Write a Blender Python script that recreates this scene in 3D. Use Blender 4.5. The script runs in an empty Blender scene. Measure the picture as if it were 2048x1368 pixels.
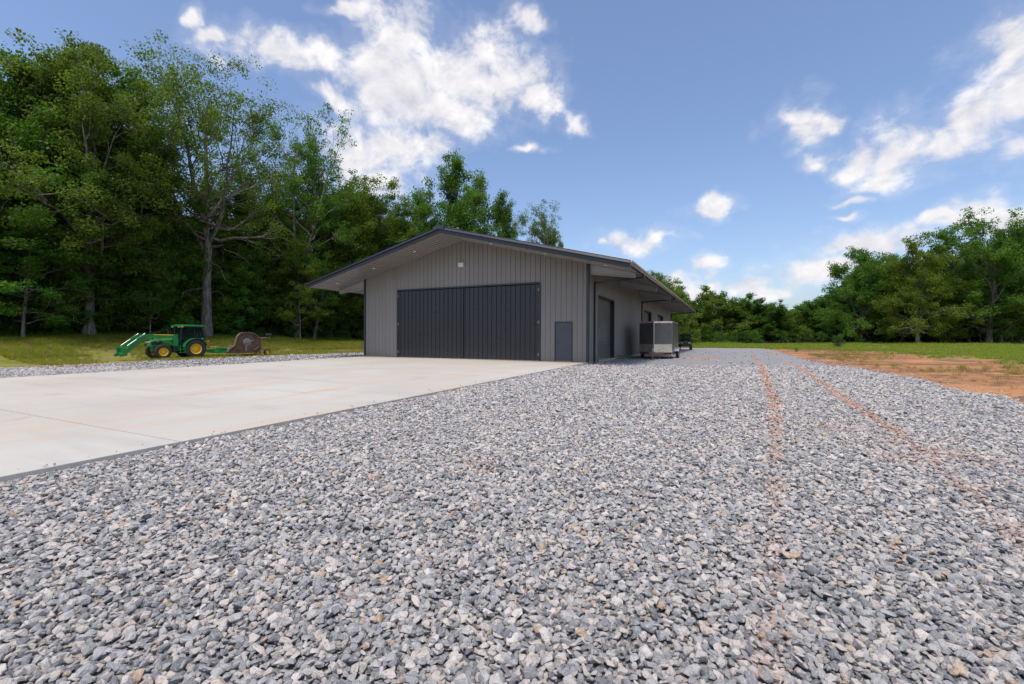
import bpy, bmesh, math, random
import numpy as np
from mathutils import Matrix, Vector

sc = bpy.context.scene
COL = sc.collection
R = math.radians
rnd = random.Random(7)

# ------------------------------------------------------------------ camera
CAM_H, F_PX = 1.232, 905.458
cam_d = bpy.data.cameras.new('camera'); cam = bpy.data.objects.new('camera', cam_d); COL.objects.link(cam)
cam_d.sensor_width = 36.0; cam_d.lens = 36.0 * F_PX / 2048.0
cam_d.clip_start = 0.1; cam_d.clip_end = 6000
cam.matrix_world = Matrix.Translation((0, 0, CAM_H)) @ Matrix.Rotation(R(90) - 6.8 / F_PX, 4, 'X') @ Matrix.Rotation(0.004, 4, 'Z')
sc.camera = cam

# ------------------------------------------------------------------ sun, exposure
SUN_EL, SUN_AZ = 70.0, 196.0          # azimuth clockwise from +Y: high, behind the camera and a little to its left
sun_d = bpy.data.lights.new('sun', 'SUN'); sun = bpy.data.objects.new('sun', sun_d); COL.objects.link(sun)
sun_d.energy = 2.0; sun_d.angle = R(12); sun_d.color = (1.0, 0.93, 0.83)
sdir = Vector((math.sin(R(SUN_AZ)) * math.cos(R(SUN_EL)), math.cos(R(SUN_AZ)) * math.cos(R(SUN_EL)), math.sin(R(SUN_EL))))
sun.rotation_euler = sdir.to_track_quat('Z', 'Y').to_euler()
sc.view_settings.view_transform = 'Standard'; sc.view_settings.look = 'None'
sc.view_settings.gamma = 1.0; sc.view_settings.use_curve_mapping = False
sc.view_settings.exposure = 0.66

# ------------------------------------------------------------------ node helper
class NT:
    def __init__(s, tree): s.t = tree; s.n = tree.nodes; s.l = tree.links
    def node(s, typ, **kw):
        n = s.n.new(typ)
        for k, v in kw.items(): setattr(n, k, v)
        return n
    def put(s, sock, v):
        if v is None: return
        if isinstance(v, bpy.types.NodeSocket): s.l.new(v, sock)
        else:
            if sock.type == 'RGBA' and len(v) == 3: v = (*v, 1)
            sock.default_value = v
    def math(s, op, a, b=None, c=None, clamp=False):
        n = s.node('ShaderNodeMath', operation=op, use_clamp=clamp)
        s.put(n.inputs[0], a); s.put(n.inputs[1], b); s.put(n.inputs[2], c)
        return n.outputs[0]
    def vec(s, op, a, b=None, out=0, scale=None):
        n = s.node('ShaderNodeVectorMath', operation=op)
        s.put(n.inputs[0], a); s.put(n.inputs[1], b)
        if scale is not None: s.put(n.inputs['Scale'], scale)
        return n.outputs['Value'] if op in ('LENGTH', 'DOT_PRODUCT', 'DISTANCE') else n.outputs[0]
    def mix(s, fac, a, b, mode='MIX'):
        n = s.node('ShaderNodeMix', data_type='RGBA', blend_type=mode)
        s.put(n.inputs[0], fac); s.put(n.inputs[6], a); s.put(n.inputs[7], b)
        return n.outputs[2]
    def noise(s, vec, scale, detail=4, rough=0.55, w=None, dist=0.0, col=False):
        n = s.node('ShaderNodeTexNoise')
        if w is not None: n.noise_dimensions = '4D'; s.put(n.inputs['W'], w)
        s.put(n.inputs['Vector'], vec); n.inputs['Scale'].default_value = scale
        n.inputs['Detail'].default_value = detail; n.inputs['Roughness'].default_value = rough
        n.inputs['Distortion'].default_value = dist
        return n.outputs['Color'] if col else n.outputs['Fac']
    def ramp(s, fac, stops, interp='LINEAR'):
        n = s.node('ShaderNodeValToRGB'); cr = n.color_ramp; cr.interpolation = interp
        while len(cr.elements) < len(stops): cr.elements.new(0.5)
        for e, (p, c) in zip(cr.elements, stops):
            e.position = p; e.color = (*c, 1) if len(c) == 3 else c
        s.put(n.inputs[0], fac); return n.outputs[0]
    def sstep(s, v, a, b):
        n = s.node('ShaderNodeMapRange', interpolation_type='SMOOTHSTEP')
        s.put(n.inputs[0], v); s.put(n.inputs[1], a); s.put(n.inputs[2], b)
        return n.outputs[0]
    def sep(s, v):
        n = s.node('ShaderNodeSeparateXYZ'); s.put(n.inputs[0], v); return n.outputs
    def comb(s, x, y, z=0.0):
        n = s.node('ShaderNodeCombineXYZ'); s.put(n.inputs[0], x); s.put(n.inputs[1], y); s.put(n.inputs[2], z); return n.outputs[0]

# ------------------------------------------------------------------ sky with clouds
world = bpy.data.worlds.new('World'); sc.world = world; world.use_nodes = True
def build_sky():
    world.node_tree.nodes.clear(); n = NT(world.node_tree)
    tc = n.node('ShaderNodeTexCoord').outputs['Generated']
    d = n.vec('NORMALIZE', tc)
    sky = n.node('ShaderNodeTexSky', sky_type='NISHITA')
    sky.sun_disc = False; sky.sun_elevation = R(SUN_EL); sky.sun_rotation = R(SUN_AZ)
    sky.altitude = 200; sky.air_density = 1.0; sky.dust_density = 2.4; sky.ozone_density = 2.2
    sx, sy, sz = n.sep(d)
    az = n.math('ARCTAN2', sx, sy)
    el = n.math('ARCSINE', sz)
    blobs = [(565,112,95,42),(408,12,15,26),(446,58,24,20),(640,118,50,36),(775,160,95,90),(800,70,85,65),(900,140,125,78),(840,200,120,60),
             (1000,180,90,52),(880,215,130,42),(1062,207,48,30),(780,285,110,60),(862,296,48,34),(720,310,80,60),(745,365,60,34),(660,190,50,30),
             (1052,55,34,28),(1148,242,30,14),(1060,287,34,10),(700,20,50,18),
             (2010,95,95,75),(2060,160,120,60),(1960,210,80,46),(1900,265,140,34),(1790,295,115,50),(1700,300,60,30),(1622,312,34,26),
             (1588,248,56,40),(1642,242,30,18),(2060,285,70,34),(1762,340,60,20),(1700,382,24,10),(2000,430,90,40),(1895,442,62,16),(1685,423,16,8),
             (1425,422,48,17),(1265,480,66,21),(1322,478,32,9),(1195,487,16,9),(1417,536,36,14),(1625,552,95,28),(1730,490,120,28),(1530,575,80,14),(1400,574,60,15),(1340,562,50,14)]
    def ang(px, py):
        x, z = (px - 1024) / F_PX, (677 - py) / F_PX
        return math.atan(x), math.atan2(z, math.hypot(1, x))
    base = n.comb(az, el, 0.0)
    wn = n.noise(base, 7.0, 3, 0.6, col=True)
    warp = n.vec('SCALE', n.vec('SUBTRACT', wn, (0.5, 0.5, 0.5)), scale=0.135)
    p = n.vec('MULTIPLY', n.vec('ADD', base, warp), (1, 1, 0))
    mn = None
    for px, py, hw, hh in blobs:
        a0, e0 = ang(px, py); a1, e1 = ang(px + hw, py); a2, e2 = ang(px, py - hh)
        ra, re = abs(a1 - a0), abs(e2 - e0)
        q = n.vec('MULTIPLY', n.vec('SUBTRACT', p, (a0, e0, 0)), (0.80 / ra, 0.80 / re, 0))
        L = n.vec('LENGTH', q)
        mn = L if mn is None else n.math('SMOOTH_MIN', mn, L, 0.25)
    def fbm(off):
        v = n.vec('ADD', base, off)
        v = n.vec('MULTIPLY', v, (1.0, 1.35, 1.0))
        return n.noise(v, 9.0, 9, 0.62, dist=0.35)
    f0 = fbm((0, 0, 0.0)); f1 = fbm((0.010, 0.026, 0.0))
    # away from the photographed part of the sky the same kind of broken cloud goes on everywhere
    plane = n.vec('SCALE', n.comb(sx, sy, 0.0), scale=n.math('DIVIDE', 1.0, n.math('ADD', n.math('MAXIMUM', sz, 0.0), 0.22)))
    gen = n.math('MULTIPLY_ADD', n.noise(plane, 1.3, 5, 0.6), 3.2, -1.75)
    out = n.math('MAXIMUM', n.sstep(n.math('ABSOLUTE', az), R(52), R(66)), n.sstep(el, R(40), R(50)))
    body = n.math('SUBTRACT', 1.0, mn)
    body = n.math('MAXIMUM', body, -1.2)
    mixb = n.node('ShaderNodeMix', data_type='FLOAT')
    n.put(mixb.inputs[0], out); n.put(mixb.inputs[2], body); n.put(mixb.inputs[3], gen)
    dens = n.math('MULTIPLY_ADD', n.math('SUBTRACT', f0, 0.5), 2.3, mixb.outputs[0])
    fine = n.noise(n.vec('MULTIPLY', base, (1.0, 1.3, 1.0)), 34.0, 6, 0.65, dist=0.5)
    dens = n.math('ADD', n.math('MULTIPLY_ADD', n.math('SUBTRACT', fine, 0.5), 0.85, dens), 0.12)
    alpha = n.sstep(dens, -0.06, 0.95)
    wis = n.math('MULTIPLY', n.sstep(dens, -0.40, 0.30), 0.14)
    alpha = n.math('MAXIMUM', alpha, wis)
    alpha = n.math('MULTIPLY', alpha, n.sstep(el, -0.01, 0.06))
    shade = n.math('MULTIPLY_ADD', n.math('SUBTRACT', f0, f1), 2.0, 0.72, clamp=True)
    thick = n.sstep(dens, 0.35, 1.35)
    low = n.noise(base, 5.0, 4, 0.6)
    shade = n.math('SUBTRACT', shade, n.math('MULTIPLY', n.math('MULTIPLY', thick, n.sstep(low, 0.42, 0.66)), 0.30), clamp=True)
    ccol = n.ramp(shade, [(0.0, (0.36, 0.37, 0.43)), (0.45, (0.52, 0.52, 0.56)), (0.8, (0.64, 0.625, 0.64)), (1.0, (0.70, 0.69, 0.70))])
    bg1 = n.node('ShaderNodeBackground'); n.put(bg1.inputs[0], n.mix(1.0, sky.outputs[0], (0.975, 0.985, 1.045), 'MULTIPLY')); bg1.inputs[1].default_value = 0.120
    bg2 = n.node('ShaderNodeBackground'); n.put(bg2.inputs[0], ccol); bg2.inputs[1].default_value = 0.94
    mx = n.node('ShaderNodeMixShader'); n.put(mx.inputs[0], alpha); n.put(mx.inputs[1], bg1.outputs[0]); n.put(mx.inputs[2], bg2.outputs[0])
    o = n.node('ShaderNodeOutputWorld'); n.put(o.inputs[0], mx.outputs[0])
build_sky()

# ------------------------------------------------------------------ terrain frame
YAW = 0.453; CU, SU = math.cos(YAW), math.sin(YAW)
X0, Y0, W, LEN = -9.974, 30.707, 15.55, 36.2
def to_uv(x, y):
    dx, dy = x - X0, y - Y0
    return dx * CU - dy * SU, dx * SU + dy * CU
def to_xy(u, v):
    return X0 + u * CU + v * SU, Y0 - u * SU + v * CU
def ss(t, a, b):
    t = np.clip((np.asarray(t, float) - a) / (b - a), 0, 1); return t * t * (3 - 2 * t)
def zf(x, y):
    x = np.asarray(x, float); y = np.asarray(y, float)
    u, v = to_uv(x, y)
    z = 0.0105 * np.clip(v, -45, 0) - 0.075
    z = z - 0.15 * ss(-u, 0.5, 11) * (1 - 0.5 * ss(v, 5, 40))
    z = z + (1.42 - 0.75 * ss(v, 0, 38)) * ss(-u, 13.5, 26) + 1.0 * ss(-u, 26, 90)
    z = z + 0.06 * ss(u, W + 8, W + 30) + 0.55 * ss(x, 34, 66) * ss(y, 12, 55)
    z = z + 0.9 * ss(np.hypot(x, y), 120, 400)
    # small undulation off the yard
    off = np.maximum(ss(-u, 15, 20), ss(u, W + 14, W + 20))
    z = z + off * 0.05 * (np.sin(x * 0.9 + 1.3 * np.sin(y * 0.37)) + np.sin(y * 0.71 + 1.7 * np.sin(x * 0.43)))
    return z
def gz(x, y): return float(zf(x, y))
def at_px(px, Y): return (px - 1024) / F_PX * Y

# ------------------------------------------------------------------ object helpers
def new_obj(name, mesh, parent=None):
    o = bpy.data.objects.new(name, mesh); COL.objects.link(o)
    if parent is not None: o.parent = parent
    return o
def tag(o, label=None, cat=None, group=None, kind=None):
    if label: o['label'] = label
    if cat: o['category'] = cat
    if group: o['group'] = group
    if kind: o['kind'] = kind
    return o
def thing(name, label, cat, loc=(0, 0, 0), rz=0.0, group=None):
    o = bpy.data.objects.new(name, None); COL.objects.link(o); o.empty_display_size = 0.2
    o.location = loc; o.rotation_euler = (0, 0, rz)
    return tag(o, label, cat, group)
def copy_thing(src, loc, rz=0.0, scale=None, label=None, group=None):
    r = src.copy(); COL.objects.link(r); r.location = loc; r.rotation_euler = (0, 0, rz)
    if scale is not None: r.scale = scale
    if label: r['label'] = label
    if group: r['group'] = group
    for ch in list(src.children):
        c = ch.copy(); COL.objects.link(c); c.parent = r
        for g in list(ch.children):
            d = g.copy(); COL.objects.link(d); d.parent = c
    return r

class MB:
    """collects shapes into one mesh"""
    def __init__(s): s.v = []; s.f = []
    def add(s, vs, fs, m=None):
        b = len(s.v)
        s.v += [tuple(m @ Vector(q)) for q in vs] if m is not None else [tuple(q) for q in vs]
        s.f += [tuple(i + b for i in f) for f in fs]; return s
    def box(s, x0, x1, y0, y1, z0, z1, m=None, bev=0.0):
        if bev <= 0:
            vs = [(x, y, z) for z in (z0, z1) for y in (y0, y1) for x in (x0, x1)]
            return s.add(vs, [(0, 2, 3, 1), (4, 5, 7, 6), (0, 1, 5, 4), (2, 6, 7, 3), (0, 4, 6, 2), (1, 3, 7, 5)], m)
        bm = bmesh.new(); bmesh.ops.create_cube(bm, size=1)
        for v in bm.verts:
            v.co = Vector(((x0 + x1) / 2 + v.co.x * (x1 - x0), (y0 + y1) / 2 + v.co.y * (y1 - y0), (z0 + z1) / 2 + v.co.z * (z1 - z0)))
        bmesh.ops.bevel(bm, geom=bm.edges[:], offset=bev, segments=2, affect='EDGES', profile=0.6)
        bm.verts.index_update(); s.add([v.co[:] for v in bm.verts], [[v.index for v in f.verts] for f in bm.faces], m); bm.free(); return s
    def prism(s, poly, h0, h1, axis='y', m=None):
        """poly of 2D points; extruded along axis between h0, h1.  axis y: (a,b)->(a,h,b); x: (h,a,b); z: (a,b,h)"""
        mp = {'y': lambda a, b, h: (a, h, b), 'x': lambda a, b, h: (h, a, b), 'z': lambda a, b, h: (a, b, h)}[axis]
        k = len(poly)
        vs = [mp(a, b, h0) for a, b in poly] + [mp(a, b, h1) for a, b in poly]
        fs = [tuple(range(k))[::-1], tuple(range(k, 2 * k))] + [(i, (i + 1) % k, k + (i + 1) % k, k + i) for i in range(k)]
        return s.add(vs, fs, m)
    def tube(s, pts, r, k=8, cap=True, m=None):
        pts = [Vector(p) for p in pts]; n = len(pts)
        rs = r if hasattr(r, '__len__') else [r] * n
        vs = []; up = None
        for i, p in enumerate(pts):
            t = (pts[min(i + 1, n - 1)] - pts[max(i - 1, 0)]).normalized()
            if up is None: up = Vector((0, 0, 1)) if abs(t.z) < 0.9 else Vector((1, 0, 0))
            a = t.cross(up).normalized(); up = a.cross(t).normalized()
            for j in range(k):
                an = 2 * math.pi * (j + 0.5) / k
                vs.append(p + (a * math.cos(an) + up * math.sin(an)) * rs[i])
        fs = [(i * k + j, i * k + (j + 1) % k, (i + 1) * k + (j + 1) % k, (i + 1) * k + j) for i in range(n - 1) for j in range(k)]
        if cap: fs += [tuple(range(k))[::-1], tuple(range((n - 1) * k, n * k))]
        return s.add(vs, fs, m)
    def lathe(s, prof, k=24, m=None):
        """prof (r, h) closed loop turned about the local X axis"""
        n = len(prof); vs = []
        for j in range(k):
            a = 2 * math.pi * j / k
            for r, h in prof: vs.append((h, r * math.cos(a), r * math.sin(a)))
        fs = [(j * n + i, j * n + (i + 1) % n, ((j + 1) % k) * n + (i + 1) % n, ((j + 1) % k) * n + i) for j in range(k) for i in range(n)]
        return s.add(vs, fs, m)
    def build(s, name, mat, parent=None, smooth=False):
        me = bpy.data.meshes.new(name); me.from_pydata(s.v, [], s.f); me.update()
        bm = bmesh.new(); bm.from_mesh(me); bmesh.ops.recalc_face_normals(bm, faces=bm.faces); bm.to_mesh(me); bm.free()
        if smooth:
            me.polygons.foreach_set('use_smooth', [True] * len(me.polygons))
            try: me.set_sharp_from_angle(angle=R(38))
            except Exception: pass
        me.materials.append(mat)
        return new_obj(name, me, parent)

# ------------------------------------------------------------------ materials
def new_mat(name):
    m = bpy.data.materials.new(name); m.use_nodes = True; m.node_tree.nodes.clear()
    n = NT(m.node_tree); o = n.node('ShaderNodeOutputMaterial'); b = n.node('ShaderNodeBsdfPrincipled')
    n.l.new(b.outputs[0], o.inputs[0]); return m, n, b, o
def geo_pos(n): return n.node('ShaderNodeNewGeometry').outputs['Position']
def bump(n, b, h, dist, strength=1.0):
    k = n.node('ShaderNodeBump'); k.inputs['Distance'].default_value = dist; k.inputs['Strength'].default_value = strength
    n.put(k.inputs['Height'], h); n.put(b.inputs['Normal'], k.outputs[0])
def paint(name, col, rough=0.4, metal=0.0, var=0.12, scale=3.0, dirt=None, dirt_amt=0.0, dirt_z=None, spec=0.5, streak=False, bumpd=0.0):
    m, n, b, o = new_mat(name)
    p = geo_pos(n)
    pv = n.vec('MULTIPLY', p, (1, 1, 0.12)) if streak else p
    f = n.noise(pv, scale, 5, 0.6)
    lo = tuple(c * (1 - var) for c in col); hi = tuple(min(1, c * (1 + var)) for c in col)
    c = n.mix(n.sstep(f, 0.3, 0.7), lo, hi)
    if dirt:
        g = n.sstep(n.noise(p, scale * 2.3, 6, 0.65), 0.62 - 0.25 * dirt_amt, 0.78)
        g = n.math('MULTIPLY', g, dirt_amt, clamp=True)
        if dirt_z is not None:
            fz = n.sstep(n.math('ADD', n.sep(p)[2], n.math('MULTIPLY', n.noise(p, 4.0, 4), 0.5)), dirt_z + 0.9, dirt_z)
            g = n.math('MAXIMUM', g, n.math('MULTIPLY', fz, 0.6))
        c = n.mix(g, c, dirt)
    n.put(b.inputs['Base Color'], c)
    rr = n.math('MULTIPLY_ADD', n.noise(p, scale * 3, 4), 0.16, rough - 0.08)
    n.put(b.inputs['Roughness'], rr); b.inputs['Metallic'].default_value = metal
    b.inputs['Specular IOR Level'].default_value = spec
    if bumpd: bump(n, b, n.noise(p, scale * 4, 4), bumpd)
    return m
M = {}
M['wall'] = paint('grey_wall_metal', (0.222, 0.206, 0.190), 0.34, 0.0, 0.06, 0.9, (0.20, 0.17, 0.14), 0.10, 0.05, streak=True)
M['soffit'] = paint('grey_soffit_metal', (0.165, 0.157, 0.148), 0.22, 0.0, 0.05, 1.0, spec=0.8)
M['trim'] = paint('dark_trim_metal', (0.022, 0.025, 0.034), 0.33, 0.0, 0.10, 2.0)
M['roof'] = paint('dark_roof_metal', (0.034, 0.040, 0.052), 0.34, 0.0, 0.10, 1.0)
M['bigdoor'] = paint('navy_door_metal', (0.024, 0.025, 0.031), 0.30, 0.0, 0.10, 0.8, (0.06, 0.055, 0.05), 0.04, 0.0, streak=True)
M['mandoor'] = paint('slate_door_paint', (0.062, 0.065, 0.079), 0.45, 0.0, 0.04, 1.5)
M['steel'] = paint('galvanised_steel', (0.46, 0.47, 0.48), 0.36, 0.75, 0.08, 4.0)
M['beam'] = paint('light_grey_beam', (0.36, 0.37, 0.38), 0.45, 0.0, 0.06, 2.0)
M['gutter'] = paint('soil_reflection_gutter', (0.20, 0.135, 0.085), 0.30, 0.25, 0.12, 1.2)  # brown reflection of the orange soil is put into the gutter's own colour
M['coil'] = paint('coil_door_steel', (0.23, 0.224, 0.205), 0.38, 0.35, 0.08, 1.0)
M['fixture'] = paint('cream_fixture', (0.62, 0.58, 0.50), 0.5, 0.0, 0.06, 5.0)
M['lens'] = paint('white_lens', (0.80, 0.80, 0.78), 0.3, 0.0, 0.02, 5.0)
M['wood'] = paint('raw_timber', (0.36, 0.22, 0.12), 0.8, 0.0, 0.25, 6.0)
M['footing'] = paint('stained_footing', (0.42, 0.33, 0.25), 0.9, 0.0, 0.2, 3.0, (0.40, 0.17, 0.06), 0.6)
M['black'] = paint('black_paint', (0.014, 0.015, 0.017), 0.30, 0.0, 0.1, 3.0)
M['alu'] = paint('bare_aluminium', (0.66, 0.64, 0.60), 0.22, 0.95, 0.10, 3.0)
M['plate'] = paint('tread_plate', (0.64, 0.60, 0.53), 0.27, 0.9, 0.15, 2.2, (0.42, 0.33, 0.22), 0.25)
M['trskin'] = paint('charcoal_trailer_skin', (0.072, 0.073, 0.073), 0.36, 0.0, 0.12, 1.2, (0.10, 0.10, 0.09), 0.2)
M['amber'] = paint('amber_plastic', (0.75, 0.22, 0.04), 0.35, 0.0, 0.05, 5.0)
M['rust'] = paint('rusty_steel', (0.20, 0.085, 0.04), 0.85, 0.0, 0.35, 14.0, (0.38, 0.15, 0.05), 0.6)
M['rubber'] = paint('tyre_rubber', (0.028, 0.027, 0.026), 0.75, 0.0, 0.25, 5.0, (0.14, 0.10, 0.07), 0.35)
M['green'] = paint('green_tractor_paint', (0.014, 0.20, 0.042), 0.36, 0.0, 0.10, 3.0, (0.12, 0.13, 0.05), 0.12)
M['yellow'] = paint('yellow_rim_paint', (0.78, 0.50, 0.02), 0.40, 0.0, 0.10, 4.0, (0.35, 0.22, 0.08), 0.25)
M['mud'] = paint('caked_brown_deck', (0.155, 0.100, 0.065), 0.85, 0.0, 0.30, 2.6, (0.11, 0.075, 0.05), 0.6, bumpd=0.03)
M['greydirt'] = paint('dirty_grey_steel', (0.24, 0.23, 0.23), 0.55, 0.3, 0.2, 4.0, (0.15, 0.10, 0.07), 0.4)
M['seat'] = paint('grey_seat_vinyl', (0.20, 0.20, 0.19), 0.6, 0.0, 0.1, 4.0)
M['pipe'] = paint('dark_exhaust', (0.07, 0.07, 0.08), 0.4, 0.5, 0.1, 4.0)
M['chrome'] = paint('polished_lamp', (0.80, 0.80, 0.80), 0.12, 0.7, 0.03, 4.0)
M['camo'] = paint('olive_body_plastic', (0.040, 0.045, 0.034), 0.5, 0.0, 0.3, 5.0, (0.12, 0.10, 0.07), 0.3)
M['blue'] = paint('blue_rag', (0.05, 0.30, 0.62), 0.7, 0.0, 0.1, 5.0)

def glass_mat():
    m, n, b, o = new_mat('tinted_cab_glass')
    b.inputs['Base Color'].default_value = (0.02, 0.04, 0.035, 1); b.inputs['Roughness'].default_value = 0.04
    tr = n.node('ShaderNodeBsdfTransparent'); tr.inputs[0].default_value = (0.62, 0.72, 0.68, 1)
    mx = n.node('ShaderNodeMixShader'); mx.inputs[0].default_value = 0.34
    n.put(mx.inputs[1], tr.outputs[0]); n.put(mx.inputs[2], b.outputs[0]); n.put(o.inputs[0], mx.outputs[0])
    return m
M['glass'] = glass_mat()

def concrete_mat():
    m, n, b, o = new_mat('broomed_concrete')
    p = geo_pos(n)
    ob = n.vec('DOT_PRODUCT', p, (CU, -SU, 0)); al = n.vec('DOT_PRODUCT', p, (SU, CU, 0))
    uv = n.comb(ob, al, 0)
    big = n.noise(uv, 0.22, 5, 0.6)
    c = n.mix(n.sstep(big, 0.3, 0.7), (0.455, 0.425, 0.375), (0.535, 0.505, 0.455))
    st = n.noise(n.vec('MULTIPLY', uv, (1.5, 0.16, 1)), 1.0, 5, 0.6)
    c = n.mix(n.math('MULTIPLY', n.sstep(st, 0.45, 0.66), 0.75), c, (0.53, 0.42, 0.32))
    st2 = n.noise(n.vec('MULTIPLY', uv, (0.22, 1.1, 1)), 1.0, 4, 0.6)
    c = n.mix(n.math('MULTIPLY', n.sstep(st2, 0.50, 0.68), 0.45), c, (0.385, 0.37, 0.34))
    cl = n.noise(n.vec('MULTIPLY', uv, (0.9, 0.5, 1)), 1.0, 6, 0.62, dist=0.4)
    c = n.mix(n.math('MULTIPLY', n.sstep(cl, 0.62, 0.73), 0.65), c, (0.50, 0.24, 0.10))
    fi = n.noise(uv, 9.0, 6, 0.7)
    c = n.mix(n.math('MULTIPLY', n.sstep(fi, 0.35, 0.7), 0.22), c, (0.40, 0.39, 0.37))
    sp = n.node('ShaderNodeTexVoronoi'); sp.inputs['Scale'].default_value = 1.1; n.put(sp.inputs['Vector'], uv)
    c = n.mix(n.math('MULTIPLY', n.sstep(sp.outputs['Distance'], 0.035, 0.012), 0.8), c, (0.12, 0.09, 0.07))
    n.put(b.inputs['Base Color'], c); b.inputs['Roughness'].default_value = 0.72
    b.inputs['Specular IOR Level'].default_value = 0.35
    bump(n, b, n.noise(n.vec('MULTIPLY', uv, (10, 160, 1)), 1.0, 3), 0.0025)
    return m
M['concrete'] = concrete_mat()

TRACK1 = [(1500, 698), (1522, 735), (1535, 770), (1549, 805), (1553, 870), (1551, 950), (1556, 1040), (1545, 1150), (1550, 1368)]
TRACK2 = [(1530, 698), (1580, 727), (1640, 765), (1690, 800), (1760, 845), (1850, 908), (1920, 970), (2000, 1040), (2110, 1140)]
def px_ground(px, py):
    y2 = py - 0.004 * (px - 1024) ; x2 = px + 0.004 * (py - 684)
    Y = 20.0
    for _ in range(40):
        X = (x2 - 1024) / F_PX * Y
        Y = 0.5 * Y + 0.5 * F_PX * (CAM_H - gz(X, Y)) / max(y2 - 677.2, 3)
    return (x2 - 1024) / F_PX * Y, Y
def seg_dist(P, line):
    d = np.full(len(P), 1e9)
    for a, b in zip(line[:-1], line[1:]):
        a = np.array(a); b = np.array(b); ab = b - a
        t = np.clip(((P - a) @ ab) / (ab @ ab), 0, 1)
        d = np.minimum(d, np.linalg.norm(P - (a + t[:, None] * ab), axis=1))
    return d
T1 = [px_ground(*q) for q in TRACK1]; T2 = [px_ground(*q) for q in TRACK2]
PATCH = [((1405, 717), 1.6, 0.9), ((1370, 722), 1.0, 0.7), ((1445, 748), 0.9, 0.35), ((1780, 890), 0.8, 0.35), ((1660, 860), 0.7, 0.35), ((1500, 850), 0.9, 0.25), ((1850, 880), 0.7, 0.3), ((1900, 910), 0.7, 0.4), ((960, 930), 0.5, 0.35),
         ((700, 1190), 0.16, 0.34), ((880, 1150), 0.2, 0.28), ((1800, 920), 0.5, 0.4), ((1350, 760), 1.0, 0.3), ((1620, 880), 0.8, 0.25), ((150, 735), 1.2, 0.6), ((255, 731), 1.2, 0.5), ((640, 712), 1.5, 0.3), ((1690, 855), 0.8, 0.3)]
PATCHW = [(px_ground(*p), r, s) for p, r, s in PATCH]
def clay_amount(P):
    c = np.maximum(np.exp(-(seg_dist(P, T1) / 0.17) ** 2), np.exp(-(seg_dist(P, T2) / 0.18) ** 2)) * 0.74
    far = ss(P[:, 1], 3.0, 11.0)
    c = c * (0.48 + 0.52 * far) * (0.86 + 0.22 * np.sin(P[:, 1] * 2.3) * np.sin(P[:, 1] * 0.9 + P[:, 0] * 3))
    for (x, y), r, s in PATCHW:
        c = np.maximum(c, s * np.exp(-(((P[:, 0] - x) ** 2 + ((P[:, 1] - y) * 0.8) ** 2) / r ** 2)))
    return c

def gravel_sheet_mat():
    m, n, b, o = new_mat('crushed_stone_bed')
    p = geo_pos(n)
    def cells(scale):
        v = n.node('ShaderNodeTexVoronoi'); v.inputs['Scale'].default_value = scale; n.put(v.inputs['Vector'], p); return v
    v1 = cells(17.0); v2 = cells(38.0)
    rr = n.sep(v1.outputs['Color'])[0]; r2 = n.sep(v2.outputs['Color'])[0]
    stops = [(0.0, (0.07, 0.075, 0.085)), (0.3, (0.14, 0.145, 0.155)), (0.6, (0.22, 0.22, 0.23)), (0.8, (0.32, 0.305, 0.295)), (0.95, (0.42, 0.36, 0.32))]
    c1 = n.ramp(rr, stops); c2 = n.ramp(r2, stops)
    fine = n.noise(p, 0.35, 3, 0.6)
    dust = n.mix(0.55, c2, (0.29, 0.295, 0.315))
    att = n.node('ShaderNodeAttribute', attribute_name='fine').outputs['Fac']
    c = n.mix(att, c1, dust)
    c = n.mix(n.math('MULTIPLY', n.sstep(fine, 0.45, 0.75), 0.25), c, (0.36, 0.34, 0.32))
    clay = n.node('ShaderNodeAttribute', attribute_name='clay').outputs['Fac']
    brk = n.sstep(n.math('ADD', clay, n.math('MULTIPLY', n.math('SUBTRACT', n.noise(p, 5.0, 5, 0.7), 0.5), 0.7)), 0.22, 0.8)
    c = n.mix(n.math('MULTIPLY', brk, 0.85), c, (0.40, 0.245, 0.16))
    n.put(b.inputs['Base Color'], c); b.inputs['Roughness'].default_value = 0.9; b.inputs['Specular IOR Level'].default_value = 0.2
    bump(n, b, n.math('SUBTRACT', 1.0, v1.outputs['Distance']), 0.03, 0.7)
    return m
M['gravel'] = gravel_sheet_mat()

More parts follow.
